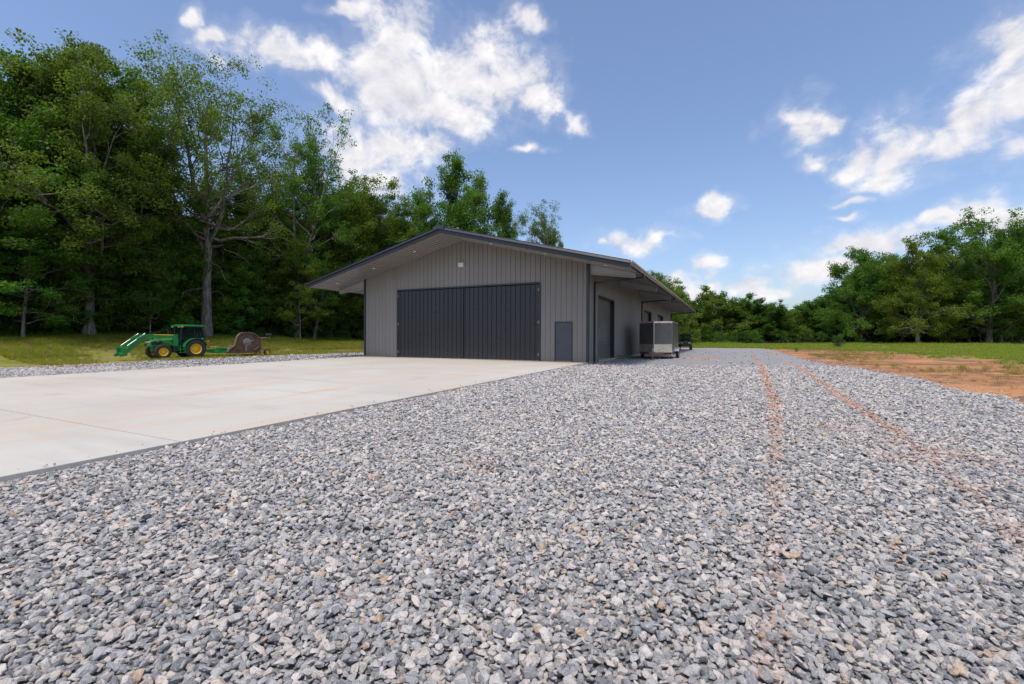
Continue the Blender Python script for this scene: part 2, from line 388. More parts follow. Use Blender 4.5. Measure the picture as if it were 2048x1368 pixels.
def stone_mat():
    m, n, b, o = new_mat('crushed_gneiss')
    oi = n.node('ShaderNodeObjectInfo').outputs['Random']
    tc = n.node('ShaderNodeTexCoord').outputs['Object']
    off = n.comb(n.math('MULTIPLY', oi, 91.0), n.math('MULTIPLY', oi, 37.0), n.math('MULTIPLY', oi, 53.0))
    q = n.vec('ADD', tc, off)
    base = n.ramp(oi, [(0.0, (0.155, 0.156, 0.167)), (0.16, (0.25, 0.25, 0.26)), (0.38, (0.345, 0.342, 0.344)), (0.55, (0.42, 0.408, 0.395)), (0.69, (0.50, 0.448, 0.405)), (0.84, (0.56, 0.49, 0.435)), (0.94, (0.61, 0.565, 0.52)), (0.985, (0.44, 0.31, 0.20))])
    # gneiss banding: stretched noise
    band = n.noise(n.vec('MULTIPLY', q, (1.1, 5.5, 2.6)), 1.5, 4, 0.6, dist=0.8)
    c = n.mix(n.math('MULTIPLY', n.sstep(band, 0.52, 0.66), 0.62), base, (0.55, 0.52, 0.50))
    c = n.mix(n.math('MULTIPLY', n.sstep(band, 0.44, 0.32), 0.55), c, (0.07, 0.075, 0.09))
    sp = n.noise(q, 9.0, 3, 0.7)
    c = n.mix(n.math('MULTIPLY', n.sstep(sp, 0.56, 0.72), 0.35), c, (0.60, 0.57, 0.54))
    clay = n.node('ShaderNodeAttribute', attribute_name='clay', attribute_type='INSTANCER').outputs['Fac']
    top = n.noise(q, 1.7, 4, 0.6)
    k = n.math('MULTIPLY_ADD', n.math('SUBTRACT', top, 0.5), 1.6, n.math('SUBTRACT', clay, 0.30))
    k = n.math('MULTIPLY', n.sstep(k, 0.0, 0.30), n.sstep(clay, 0.06, 0.25))
    c = n.mix(n.math('MULTIPLY', k, 0.80), c, (0.46, 0.25, 0.15))
    n.put(b.inputs['Base Color'], c); b.inputs['Roughness'].default_value = 0.82; b.inputs['Specular IOR Level'].default_value = 0.3
    bump(n, b, n.noise(q, 6.0, 4, 0.65), 0.012, 1.0)
    return m
M['stone'] = stone_mat()

def ground_mat():
    m, n, b, o = new_mat('clay_and_turf')
    p = geo_pos(n)
    g = n.node('ShaderNodeAttribute', attribute_name='turf').outputs['Fac']
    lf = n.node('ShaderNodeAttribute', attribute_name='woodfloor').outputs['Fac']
    st = n.noise(n.vec('MULTIPLY', p, (0.16, 0.30, 1)), 1.0, 8, 0.66, dist=0.6)
    fi = n.noise(p, 2.6, 7, 0.7)
    clay = n.mix(n.sstep(st, 0.36, 0.66), (0.47, 0.225, 0.095), (0.34, 0.155, 0.070))
    clay = n.mix(n.math('MULTIPLY', n.sstep(n.noise(n.vec('MULTIPLY', p, (0.34, 0.52, 1)), 1.0, 9, 0.72, dist=0.6), 0.47, 0.58), 0.8), clay, (0.13, 0.09, 0.055))
    clay = n.mix(n.math('MULTIPLY', n.sstep(fi, 0.48, 0.70), 0.6), clay, (0.12, 0.085, 0.055))
    clay = n.mix(n.math('MULTIPLY', n.sstep(n.noise(p, 7.0, 3, 0.6), 0.64, 0.72), 0.6), clay, (0.48, 0.40, 0.32))
    turf = n.mix(n.sstep(n.noise(p, 0.7, 6, 0.65), 0.35, 0.65), (0.14, 0.165, 0.026), (0.25, 0.235, 0.052))
    turf = n.mix(n.math('MULTIPLY', n.sstep(n.noise(p, 0.30, 6, 0.65), 0.46, 0.60), 0.8), turf, (0.27, 0.17, 0.095))
    turf = n.mix(n.math('MULTIPLY', n.sstep(fi, 0.5, 0.75), 0.4), turf, (0.07, 0.09, 0.018))
    k = n.sstep(n.math('ADD', g, n.math('MULTIPLY', n.math('SUBTRACT', n.noise(p, 0.45, 6, 0.7), 0.5), 0.9)), 0.35, 0.65)
    c = n.mix(k, clay, turf)
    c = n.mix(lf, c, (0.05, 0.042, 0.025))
    n.put(b.inputs['Base Color'], c); b.inputs['Roughness'].default_value = 0.95; b.inputs['Specular IOR Level'].default_value = 0.15
    bump(n, b, fi, 0.06, 0.8)
    return m
M['ground'] = ground_mat()

def leaf_mat(name, c0, c1, dead=None):
    m, n, b, o = new_mat(name)
    g = n.node('ShaderNodeNewGeometry')
    oi = n.node('ShaderNodeObjectInfo').outputs['Random']
    rp = g.outputs['Random Per Island']
    big = n.noise(n.vec('ADD', g.outputs['Position'], n.comb(n.math('MULTIPLY', oi, 60.0), 0.0, 0.0)), 0.33, 3, 0.6)
    f = n.math('ADD', n.math('MULTIPLY', rp, 0.45), n.math('MULTIPLY', n.sstep(big, 0.33, 0.67), 0.55))
    c = n.mix(f, c0, c1)
    c = n.mix(n.math('MULTIPLY', n.math('SUBTRACT', oi, 0.5), 0.5, clamp=True), c, tuple(x * 0.55 for x in c0))
    n.put(b.inputs['Base Color'], c); b.inputs['Roughness'].default_value = 0.5; b.inputs['Specular IOR Level'].default_value = 0.28
    t = n.node('ShaderNodeBsdfTranslucent'); n.put(t.inputs[0], n.mix(1.0, c, (1.25, 1.35, 0.55), 'MULTIPLY'))
    mx = n.node('ShaderNodeMixShader'); mx.inputs[0].default_value = 0.54
    n.put(mx.inputs[1], b.outputs[0]); n.put(mx.inputs[2], t.outputs[0]); n.put(o.inputs[0], mx.outputs[0])
    return m
LEAF = {
 'mid': leaf_mat('leaf_mid_green', (0.052, 0.136, 0.017), (0.152, 0.262, 0.036)),
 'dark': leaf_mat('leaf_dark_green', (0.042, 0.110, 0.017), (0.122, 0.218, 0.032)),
 'bright': leaf_mat('leaf_yellow_green', (0.105, 0.168, 0.017), (0.235, 0.290, 0.040)),
 'olive': leaf_mat('leaf_olive', (0.074, 0.132, 0.019), (0.185, 0.252, 0.043)),
 'fresh': leaf_mat('leaf_fresh_green', (0.046, 0.148, 0.019), (0.122, 0.258, 0.036)),
 'brown': leaf_mat('leaf_dead_brown', (0.10, 0.045, 0.028), (0.20, 0.095, 0.06)),
}
GRASS = {
 'green': leaf_mat('grass_green', (0.160, 0.200, 0.022), (0.350, 0.350, 0.060)),
 'lush': leaf_mat('grass_lush', (0.115, 0.220, 0.020), (0.250, 0.350, 0.042)),
 'dry': leaf_mat('grass_dry', (0.18, 0.120, 0.066), (0.36, 0.255, 0.140)),
}
def bark_mat():
    m, n, b, o = new_mat('grey_bark')
    p = geo_pos(n); oi = n.node('ShaderNodeObjectInfo').outputs['Random']
    q = n.vec('MULTIPLY', p, (7, 7, 1.3))
    f = n.noise(q, 1.0, 6, 0.68, dist=0.4)
    c = n.mix(n.sstep(f, 0.36, 0.64), (0.065, 0.055, 0.043), (0.24, 0.215, 0.18))
    c = n.mix(n.math('MULTIPLY', n.sstep(n.noise(p, 1.1, 4, 0.6), 0.52, 0.70), 0.45), c, (0.30, 0.29, 0.26))
    n.put(b.inputs['Base Color'], c); b.inputs['Roughness'].default_value = 0.92; b.inputs['Specular IOR Level'].default_value = 0.15
    bump(n, b, f, 0.05, 0.8); return m
M['bark'] = bark_mat()

# ------------------------------------------------------------------ ground sheets
def grid_mesh(name, xs, ys, zfun, keep=None, mat=None, attrs=None):
    nx, ny = len(xs), len(ys)
    XX, YY = np.meshgrid(xs, ys); x = XX.ravel(); y = YY.ravel(); z = zfun(x, y)
    i = (np.arange(ny - 1)[:, None] * nx + np.arange(nx - 1)[None, :]).ravel()
    F = np.stack([i, i + 1, i + nx + 1, i + nx], 1)
    if keep is not None:
        k = keep(x, y); F = F[k[F].all(1)]
    used, inv = np.unique(F.ravel(), return_inverse=True)
    V = np.stack([x, y, z], 1)[used]; F = inv.reshape(-1, 4)
    me = np_mesh(name, V, F)
    for an, fn in (attrs or {}).items():
        a = me.attributes.new(an, 'FLOAT', 'POINT'); a.data.foreach_set('value', fn(V[:, :2]).astype(np.float32))
    me.polygons.foreach_set('use_smooth', np.ones(len(F), bool))
    if mat: me.materials.append(mat)
    return me
def np_mesh(name, V, F):
    me = bpy.data.meshes.new(name); V = np.ascontiguousarray(V, np.float32); F = np.ascontiguousarray(F, np.int32)
    k = F.shape[1]
    me.vertices.add(len(V)); me.vertices.foreach_set('co', V.ravel())
    me.loops.add(F.size); me.loops.foreach_set('vertex_index', F.ravel())
    me.polygons.add(len(F)); me.polygons.foreach_set('loop_start', np.arange(0, F.size, k, dtype=np.int32))
    me.polygons.foreach_set('loop_total', np.full(len(F), k, np.int32))
    me.update(calc_edges=True); return me

RIGHT_EDGE = [(7, -6), (8.6, 2), (11.4, 10.4), (13.0, 14.0), (14.9, 19.0), (17.0, 24.5), (21.5, 34.0), (27.6, 46.0), (33.5, 58.0), (36.0, 65.0)]
RX = np.array([p[0] for p in RIGHT_EDGE]); RY = np.array([p[1] for p in RIGHT_EDGE])
def in_yard(x, y, margin=0.0):
    u, v = to_uv(x, y)
    wob = 0.25 * np.sin(y * 1.3 + 0.8 * np.sin(y * 0.6)) + 0.12 * np.sin(y * 4.1) + 0.06 * np.sin(y * 11.0)
    left = u > -10.5 + wob - margin
    right = x < np.interp(y, RY, RX) + 0.6 * wob + margin
    far = y < 68 + 0.18 * (30 - x) + 1.5 * wob + margin
    return left & right & far
def turf_amount(P):
    x, y = P[:, 0], P[:, 1]; u, v = to_uv(x, y)
    left = ss(-u, 10.2, 12.0) * 0.72
    # far field: turf beyond a line that comes nearer to the right
    xb = np.interp(y, [0, 21, 27, 35, 45, 52, 60, 70, 77, 80], [18, 25.4, 28.2, 32.0, 37.0, 38.5, 35, 22, 0, -60])
    wv = 0.9 * np.sin(y * 0.8 + 1.5 * np.sin(x * 0.5)) + 0.6 * np.sin(x * 1.7 + y * 0.4)
    right = ss(x + wv, xb - 2.5, xb + 3.0)
    return np.maximum(left, right)
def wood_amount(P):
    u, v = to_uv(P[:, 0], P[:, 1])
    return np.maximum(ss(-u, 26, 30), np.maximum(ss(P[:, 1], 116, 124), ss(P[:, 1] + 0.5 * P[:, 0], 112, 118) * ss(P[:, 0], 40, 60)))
def coarse(lo, hi, fine_lo, fine_hi, step, far):
    a = np.arange(fine_lo, fine_hi + 1e-6, step); L = [];
    s = step; x = fine_lo
    while x > lo: s = min(s * 1.35, far); x -= s; L.append(x)
    Rr = []; s = step; x = fine_hi
    while x < hi: s = min(s * 1.35, far); x += s; Rr.append(x)
    return np.array(L[::-1] + list(a) + Rr)
gme = grid_mesh('ground', coarse(-3000, 3000, -60, 90, 0.8, 300), coarse(-60, 3000, -6, 120, 0.8, 300),
                lambda x, y: zf(x, y) - 0.05 * in_yard(x, y, -0.5), None, M['ground'], {'turf': turf_amount, 'woodfloor': wood_amount})
tag(new_obj('ground', gme), kind='structure')
def in_building(x, y):
    u, v = to_uv(x, y); return (u > 0.4) & (u < W - 0.4) & (v > 0.4) & (v < LEN - 0.4)
def fine_amount(P):
    u, v = to_uv(P[:, 0], P[:, 1])
    return ss(P[:, 1] + 0.8 * np.sin(P[:, 0] * 0.9), 19.5, 24) * ss(u, W - 3, W)
yard_me = grid_mesh('gravel_yard', np.arange(-32, 40, 0.2), np.arange(-4, 76, 0.2), lambda x, y: zf(x, y) + 0.004 * np.sin(9 * x) * np.sin(8 * y),
                    lambda x, y: in_yard(x, y) & ~in_building(x, y), M['gravel'], {'clay': clay_amount, 'fine': fine_amount})
yard = tag(new_obj('gravel_yard', yard_me), kind='structure')

# concrete apron: saw-cut slabs with open joints
apron = thing('concrete_apron', None, None, (X0, Y0, 0), -YAW); tag(apron, kind='structure')
us = [0.0, 5.18, 10.36, W]; vs_ = [-34.3, -29.4, -24.5, -19.62, -14.72, -9.81, -4.9, 0.0]
for i in range(3):
    for j in range(7):
        g = 0.011
        a, b_, c_, d_ = us[i] + g * (i > 0), us[i + 1] - g * (i < 2), vs_[j] + g, vs_[j + 1] - g * (j < 6)
        mb = MB()
        zt = lambda v: 0.0105 * v - 0.004
        e = 0.005
        vs3 = []
        for (uu, vv, dz) in [(a, c_, -e), (b_, c_, -e), (b_, d_, -e), (a, d_, -e)]: vs3.append((uu, vv, zt(vv) - e))
        for (uu, vv) in [(a + e, c_ + e), (b_ - e, c_ + e), (b_ - e, d_ - e), (a + e, d_ - e)]: vs3.append((uu, vv, zt(vv)))
        for (uu, vv) in [(a, c_), (b_, c_), (b_, d_), (a, d_)]: vs3.append((uu, vv, zt(vv) - 0.25))
        fs3 = [(4, 5, 6, 7)] + [(k, (k + 1) % 4, 4 + (k + 1) % 4, 4 + k) for k in range(4)] + [(8 + k, 8 + (k + 1) % 4, (k + 1) % 4, k) for k in range(4)]
        mb.add(vs3, fs3).build('slab', M['concrete'], apron)

# ------------------------------------------------------------------ the metal building
bld = thing('metal_building', 'long grey ribbed metal workshop with dark gable roof and navy doors on the concrete apron', 'building', (X0, Y0, 0), -YAW)
HE, SL = 5.22, 0.25
EO, GO, RO = 2.62, 2.44, 1.1     # eave, front gable and rear overhang
D1, D2, DH = 2.87, 12.77, 4.29   # big door opening
P1, P2, PHH = 13.69, 14.70, 2.16
def zs(u): return HE + SL * min(u, W - u)
def rib_profile(x0, x1, pitch=0.3048, h=0.040, phase=0.0):
    """(x, outward) points of a ribbed sheet between x0 and x1"""
    base = [(-0.042, 0), (-0.016, h), (0.016, h), (0.042, 0), (0.10, 0), (0.112, 0.006), (0.13, 0.006), (0.142, 0), (0.175, 0), (0.187, 0.006), (0.205, 0.006), (0.217, 0)]
    k0 = int(math.floor((x0 - phase) / pitch)) - 1; k1 = int(math.ceil((x1 - phase) / pitch)) + 1
    P = [(phase + k * pitch + a, b) for k in range(k0, k1 + 1) for a, b in base]
    xs = np.array([p[0] for p in P]); hs = np.array([p[1] for p in P])
    inner = [(x, y) for x, y in P if x0 + 1e-4 < x < x1 - 1e-4]
    return [(x0, float(np.interp(x0, xs, hs)))] + inner + [(x1, float(np.interp(x1, xs, hs)))]
def soffit_strip(mb, x0, x1, zb, zt, place):
    P = []; k = math.floor(x0 / 0.3048) - 1
    while k * 0.3048 < x1 + 0.4:
        for a, b in ((0.0, 0.0), (0.12, 0.0), (0.15, 0.034), (0.275, 0.034)): P.append((k * 0.3048 + a, b))
        k += 1
    xs = [p[0] for p in P]; hs = [p[1] for p in P]
    pr = [(x0, float(np.interp(x0, xs, hs)))] + [p for p in P if x0 + 1e-4 < p[0] < x1 - 1e-4] + [(x1, float(np.interp(x1, xs, hs)))]
    vs = [place(x, o, z) for x, o in pr for z in (zb, zt)]
    mb.add(vs, [(2 * i, 2 * i + 2, 2 * i + 3, 2 * i + 1) for i in range(len(pr) - 1)])
def strip(mb, x0, x1, zb, zt, place, extra=None, h=0.040):
    prof = rib_profile(x0, x1, h=h)
    if extra is not None and x0 < extra < x1:
        i = [k for k in range(len(prof)) if prof[k][0] < extra][-1]
        a, b = prof[i], prof[i + 1]; t = (extra - a[0]) / (b[0] - a[0])
        prof.insert(i + 1, (extra, a[1] + t * (b[1] - a[1])))
    vs = []; fs = []
    for x, o in prof:
        vs.append(place(x, o, zb)); vs.append(place(x, o, zt(x) if callable(zt) else zt))
    for k in range(len(prof) - 1): fs.append((2 * k, 2 * k + 2, 2 * k + 3, 2 * k + 1))
    mb.add(vs, fs)
def panels(name, total, openings, place, ztop, mat, parent, extra=None, zb=0.03, h=0.040):
    nP = int(round(total / 0.9144)); wP = total / nP
    for i in range(nP):
        a, b = i * wP, (i + 1) * wP
        cuts = sorted({a, b} | {c for o in openings for c in o[:2] if a < c < b})
        mb = MB()
        for c0, c1 in zip(cuts[:-1], cuts[1:]):
            mid = (c0 + c1) / 2; z0 = zb
            for o0, o1, oz in openings:
                if o0 <= mid <= o1: z0 = oz
            gap0 = 0.0015 if c0 == a else 0; gap1 = 0.0015 if c1 == b else 0
            strip(mb, c0 + gap0, c1 - gap1, z0, ztop, place, extra, h)
        mb.build(name, mat, parent)
panels('wall_panel', W, [(D1, D2, DH + 0.08), (P1, P2, PHH)], lambda x, o, z: (x, -o, z), lambda x: zs(x) + 0.0, M['wall'], bld, W / 2)
SIDE = [(1.83, 5.80, 3.66), (16.7, 20.5, 3.70), (24.6, 28.4, 3.70)]
panels('wall_panel', LEN, SIDE, lambda x, o, z: (W + o, x, z), HE, M['wall'], bld)
panels('wall_panel', LEN, [], lambda x, o, z: (-o, x, z), HE, M['wall'], bld)
panels('wall_panel', W, [], lambda x, o, z: (x, LEN + o, z), lambda x: zs(x), M['wall'], bld, W / 2)
# footing
mb = MB(); mb.box(0.05, W - 0.02, 0.02, LEN, -0.4, 0.028); mb.build('footing', M['footing'], bld)
# corner trims
for (a, b, c, d, h) in [(-0.05, 0.085, -0.055, 0.085, HE - 0.01), (W - 0.085, W + 0.055, -0.055, 0.085, HE - 0.01), (-0.05, 0.085, LEN - 0.085, LEN + 0.055, HE), (W - 0.085, W + 0.055, LEN - 0.085, LEN + 0.055, HE)]:
    MB().box(a, b, c, d, -0.02, h, bev=0.008).build('corner_trim', M['trim'], bld)

# soffit: ribbed sheets running up the slope
def soffit_place(side):
    def f(x, o, s):     # x along v, s along the slope coordinate u
        u = s if side < 0 else W - s
        return (u, x, HE + SL * s - o)
    return f
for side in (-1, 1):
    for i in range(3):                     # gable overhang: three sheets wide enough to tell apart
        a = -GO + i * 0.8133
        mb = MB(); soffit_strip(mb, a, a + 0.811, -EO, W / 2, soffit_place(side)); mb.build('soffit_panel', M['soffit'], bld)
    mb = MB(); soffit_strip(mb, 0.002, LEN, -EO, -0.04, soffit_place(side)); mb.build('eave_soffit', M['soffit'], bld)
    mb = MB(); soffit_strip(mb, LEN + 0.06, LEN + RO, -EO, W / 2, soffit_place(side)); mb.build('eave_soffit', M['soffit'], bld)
    # roof sheet
    mb = MB()
    def rp(x, o, s, side=side):
        u = s if side < 0 else W - s
        return (u, x, HE + SL * s + 0.235 + o)
    strip(mb, -GO - 0.02, LEN + RO, -EO - 0.03, W / 2, rp); mb.build('roof_sheet', M['roof'], bld)
# rake trim (upper sloping face catches the sky, lower face stands vertical)
for side in (-1, 1):
    for v0, sg in ((-GO, -1), (LEN + RO, 1)):
        mb = MB()
        prof = [(0.10, 0.285), (0.02, 0.278), (-0.115, 0.125), (-0.105, 0.095), (-0.020, 0.085), (-0.020, -0.075), (0.015, -0.085), (0.10, -0.05)]
        ring = []
        for s in (-EO - 0.06, W / 2 - 0.002):
            u = s if side < 0 else W - s
            ring.append([(u, v0 - sg * a if sg > 0 else v0 + a, HE + SL * s + b) for a, b in prof])
        k = len(prof)
        mb.add(ring[0] + ring[1], [tuple(range(k)), tuple(range(k, 2 * k))] + [(i, (i + 1) % k, k + (i + 1) % k, k + i) for i in range(k)])
        mb.build('rake_trim', M['trim'], bld)
# ridge cap with its end piece
zr = HE + SL * W / 2
MB().prism([(W / 2 - 0.35, zr + 0.20), (W / 2 - 0.35, zr + 0.245), (W / 2, zr + 0.325), (W / 2 + 0.35, zr + 0.245), (W / 2 + 0.35, zr + 0.20), (W / 2, zr + 0.28)], -GO - 0.12, LEN + RO + 0.05).build('ridge_cap', M['roof'], bld)
MB().prism([(W / 2 - 0.36, zr + 0.03), (W / 2 - 0.36, zr + 0.215), (W / 2, zr + 0.30), (W / 2 + 0.36, zr + 0.215), (W / 2 + 0.36, zr + 0.03), (W / 2, zr + 0.11)], -GO - 0.130, -GO - 0.117).build('ridge_end_plate', M['roof'], bld)
# gutters
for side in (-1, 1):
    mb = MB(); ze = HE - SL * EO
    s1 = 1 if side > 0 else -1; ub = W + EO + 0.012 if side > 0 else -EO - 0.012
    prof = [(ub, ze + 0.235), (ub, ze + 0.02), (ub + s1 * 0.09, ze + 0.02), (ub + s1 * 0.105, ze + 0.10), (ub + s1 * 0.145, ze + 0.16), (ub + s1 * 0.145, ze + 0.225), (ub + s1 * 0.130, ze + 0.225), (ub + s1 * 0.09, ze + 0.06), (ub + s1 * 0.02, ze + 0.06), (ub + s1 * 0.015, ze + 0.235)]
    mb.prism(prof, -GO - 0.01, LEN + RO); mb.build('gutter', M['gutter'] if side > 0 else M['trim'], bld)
# tapered canopy beams under the eaves, a purlin clip on each
for side in (-1, 1):
    for k in range(6):
        v = 0.12 + k * (LEN - 0.24) / 5
        mb = MB(); f = (lambda s: s) if side < 0 else (lambda s: W - s)
        pts = [(f(-0.03), HE - 0.04 - 0.0), (f(-2.40), HE - 0.04 - SL * 2.40), (f(-2.40), HE - 0.27 - SL * 2.40), (f(-0.03), HE - 0.56)]
        mb.prism(pts, v - 0.006, v + 0.006)
        mb.prism([(f(-0.03), HE - 0.56), (f(-2.40), HE - 0.27 - SL * 2.40), (f(-2.40), HE - 0.285 - SL * 2.40), (f(-0.03), HE - 0.575)], v - 0.08, v + 0.08)
        mb.prism([(f(-2.40), HE - 0.05 - SL * 2.40), (f(-2.415), HE - 0.05 - SL * 2.415), (f(-2.415), HE - 0.285 - SL * 2.40), (f(-2.40), HE - 0.285 - SL * 2.40)], v - 0.08, v + 0.08)
        mb.build('canopy_beam', M['beam'], bld)
# downspouts on the right side
for v in (0.95, 15.3, 35.1):
    ze = HE - SL * EO
    mb = MB(); mb.box(W + 0.045, W + 0.145, v - 0.06, v + 0.06, -0.10, 4.33, bev=0.012)
    mb.prism([(W + 0.05, 4.24), (W + EO + 0.02, 4.40), (W + EO + 0.02, 4.49), (W + 0.05, 4.335)], v - 0.055, v + 0.055)
    mb.box(W + EO + 0.0, W + EO + 0.11, v - 0.055, v + 0.055, 4.40, ze + 0.03)
    d = mb.build('downspout', M['trim'], bld)
    for z in (1.0, 2.6): MB().box(W + 0.040, W + 0.150, v - 0.075, v + 0.075, z, z + 0.03).build('strap', M['trim'], d)
# big door: header track, jambs, two ribbed leaves with hinges
MB().box(D1 - 0.06, D2 + 0.06, -0.06, 0.03, DH, DH + 0.085, bev=0.008).build('door_header', M['trim'], bld)
for u in (D1 - 0.05, D2 + 0.05): MB().box(u - 0.045, u + 0.045, -0.05, 0.05, 0.0, DH).build('door_jamb', M['trim'], bld)
mid = (D1 + D2) / 2 + 0.05
for a, b, hx in ((D1 + 0.01, mid - 0.030, D1 + 0.03), (mid + 0.030, D2 - 0.01, D2 - 0.03)):
    mb = MB()
    mb.box(a, b, 0.005, 0.05, 0.03, DH - 0.04)
    mb.box(a, a + 0.05, -0.036, 0.004, 0.03, DH - 0.045); mb.box(b - 0.05, b, -0.036, 0.004, 0.03, DH - 0.045)
    leaf = mb.build('hangar_door', M['bigdoor'], bld)
    nP = 5; wp = (b - a - 0.104) / nP
    for k in range(nP):
        mb = MB(); strip(mb, a + 0.052 + k * wp + 0.0015, a + 0.052 + (k + 1) * wp - 0.0015, 0.04, DH - 0.05, lambda x, o, z: (x, 0.0 - o, z), h=0.046)
        mb.build('door_panel', M['bigdoor'], leaf)
    for z in (0.35, 2.15, 3.95):
        mb = MB(); mb.tube([(hx, -0.06, z - 0.09), (hx, -0.06, z + 0.09)], 0.022); mb.box(hx - 0.05, hx + 0.05, -0.056, -0.038, z - 0.05, z + 0.05)
        mb.build('hinge', M['greydirt'], leaf)
# personnel door
MB().box(P1, P1 + 0.05, -0.045, 0.03, 0.0, PHH).box(P2 - 0.05, P2, -0.045, 0.03, 0.0, PHH).box(P1 + 0.05, P2 - 0.05, -0.045, 0.03, PHH - 0.05, PHH).build('door_frame', M['trim'], bld)
pd = MB().box(P1 + 0.054, P2 - 0.054, -0.018, 0.02, 0.05, PHH - 0.055, bev=0.003).build('personnel_door', M['mandoor'], bld)
mb = MB(); mb.tube([(P1 + 0.13, -0.018, 1.02), (P1 + 0.13, -0.075, 1.02)], 0.028, 10); mb.tube([(P1 + 0.13, -0.07, 1.02), (P1 + 0.26, -0.07, 1.02)], 0.012, 8)
mb.build('handle', M['pipe'], pd); MB().tube([(P1 + 0.13, -0.018, 1.16), (P1 + 0.13, -0.035, 1.16)], 0.03, 10).build('deadbolt', M['pipe'], pd)
for z in (0.28, 1.08, 1.90): MB().tube([(P2 - 0.052, -0.028, z - 0.05), (P2 - 0.052, -0.028, z + 0.05)], 0.012).build('hinge', M['steel'], pd)
MB().box(P1 + 0.054, P2 - 0.054, -0.06, 0.02, 0.004, 0.046).build('threshold', M['wood'], bld)
# coil doors on the right side, set back in dark jambs
for v0, v1, zt in SIDE:
    mb = MB(); prof = []
    z = 0.07
    while z < zt - 0.02:
        prof += [(0.0, z), (0.036, z + 0.022), (0.042, z + 0.040), (0.034, z + 0.058), (0.0, z + 0.074)]; z += 0.083
    vs = [(W - 0.25 + o, v, zz) for o, zz in prof for v in (v0 + 0.06, v1 - 0.06)]
    fs = [(2 * i, 2 * i + 1, 2 * i + 3, 2 * i + 2) for i in range(len(prof) - 1)]
    mb.add(vs, fs); mb.box(W - 0.27, W - 0.21, v0 + 0.06, v1 - 0.06, 0.03, 0.085)
    cd = mb.build('coil_door', M['coil'], bld)
    mb = MB(); mb.box(W - 0.30, W + 0.040, v0, v0 + 0.06, 0.0, zt); mb.box(W - 0.30, W + 0.040, v1 - 0.06, v1, 0.0, zt); mb.box(W - 0.30, W + 0.040, v0 + 0.06, v1 - 0.06, zt - 0.05, zt + 0.05)
    mb.build('door_frame', M['trim'], bld)
    MB().box(W - 0.18, W - 0.17, (v0 + v1) / 2 - 0.12, (v0 + v1) / 2 + 0.12, 0.5, 0.56).build('handle', M['steel'], cd)
    MB().box(W - 0.30, W + 0.10, v0 + 0.062, v1 - 0.062, -0.15, 0.024).build('door_sill', M['footing'], bld)
# wall pack light and recessed soffit lights
mb = MB(); mb.prism([(-0.04, 5.52), (-0.20, 5.55), (-0.22, 5.76), (-0.04, 5.80)], W / 2 - 0.20, W / 2 + 0.16, 'x')
wl = mb.build('wall_light', M['fixture'], bld); MB().prism([(-0.06, 5.512), (-0.19, 5.537), (-0.19, 5.545), (-0.06, 5.518)], W / 2 - 0.15, W / 2 + 0.11, 'x').build('lens', M['lens'], wl)
for side in (-1, 1):
    for s in (-1.25, 1.95, 5.15):
        u = s if side < 0 else W - s
        mb = MB(); c = (u, -1.25, HE + SL * s - 0.045)
        sl = -SL if side > 0 else SL
        mm = Matrix.Translation(c) @ Matrix.Rotation(-math.atan(sl), 4, 'Y')
        k = 16; vs = [(0.085 * math.cos(2 * math.pi * j / k), 0.085 * math.sin(2 * math.pi * j / k), zz) for zz in (0.0, -0.025) for j in range(k)]
        mb.add(vs, [tuple(range(k, 2 * k))] + [(j, (j + 1) % k, k + (j + 1) % k, k + j) for j in range(k)], mm)
        mb.build('soffit_light', M['lens'], bld)

# ------------------------------------------------------------------ scatter (geometry nodes) for uncountable stuff
def proto_collection(name, objs):
    c = bpy.data.collections.new(name)          # kept out of the scene: only instanced
    for o in objs: c.objects.link(o)
    return c
def scatter(name, pts, rot, scl, idx, coll, attrs=None, parent=None):
    N = len(pts); me = bpy.data.meshes.new(name); me.vertices.add(N)
    me.vertices.foreach_set('co', np.ascontiguousarray(pts, np.float32).ravel())
    def att(n, t, v):
        a = me.attributes.new(n, t, 'POINT'); a.data.foreach_set('vector' if t == 'FLOAT_VECTOR' else 'value', np.ascontiguousarray(v).ravel())
    att('rot', 'FLOAT_VECTOR', np.asarray(rot, np.float32)); att('scl', 'FLOAT_VECTOR', np.asarray(scl, np.float32)); att('pick', 'INT', np.asarray(idx, np.int32))
    for k, v in (attrs or {}).items(): att(k, 'FLOAT', np.asarray(v, np.float32))
    me.update()
    o = new_obj(name, me, parent); tag(o, kind='stuff')
    g = bpy.data.node_groups.new(name + '_scatter', 'GeometryNodeTree')
    g.interface.new_socket('Geometry', in_out='INPUT', socket_type='NodeSocketGeometry'); g.interface.new_socket('Geometry', in_out='OUTPUT', socket_type='NodeSocketGeometry')
    gi = g.nodes.new('NodeGroupInput'); go = g.nodes.new('NodeGroupOutput')
    ci = g.nodes.new('GeometryNodeCollectionInfo'); ci.inputs['Collection'].default_value = coll
    ci.inputs['Separate Children'].default_value = True; ci.inputs['Reset Children'].default_value = True
    ip = g.nodes.new('GeometryNodeInstanceOnPoints'); ip.inputs['Pick Instance'].default_value = True
    def na(n, t):
        k = g.nodes.new('GeometryNodeInputNamedAttribute'); k.data_type = t; k.inputs['Name'].default_value = n; return k.outputs['Attribute']
    L = g.links.new
    L(gi.outputs[0], ip.inputs['Points']); L(ci.outputs[0], ip.inputs['Instance'])
    L(na('pick', 'INT'), ip.inputs['Instance Index']); L(na('rot', 'FLOAT_VECTOR'), ip.inputs['Rotation']); L(na('scl', 'FLOAT_VECTOR'), ip.inputs['Scale'])
    L(ip.outputs[0], go.inputs[0])
    md = o.modifiers.new('scatter', 'NODES'); md.node_group = g
    return o

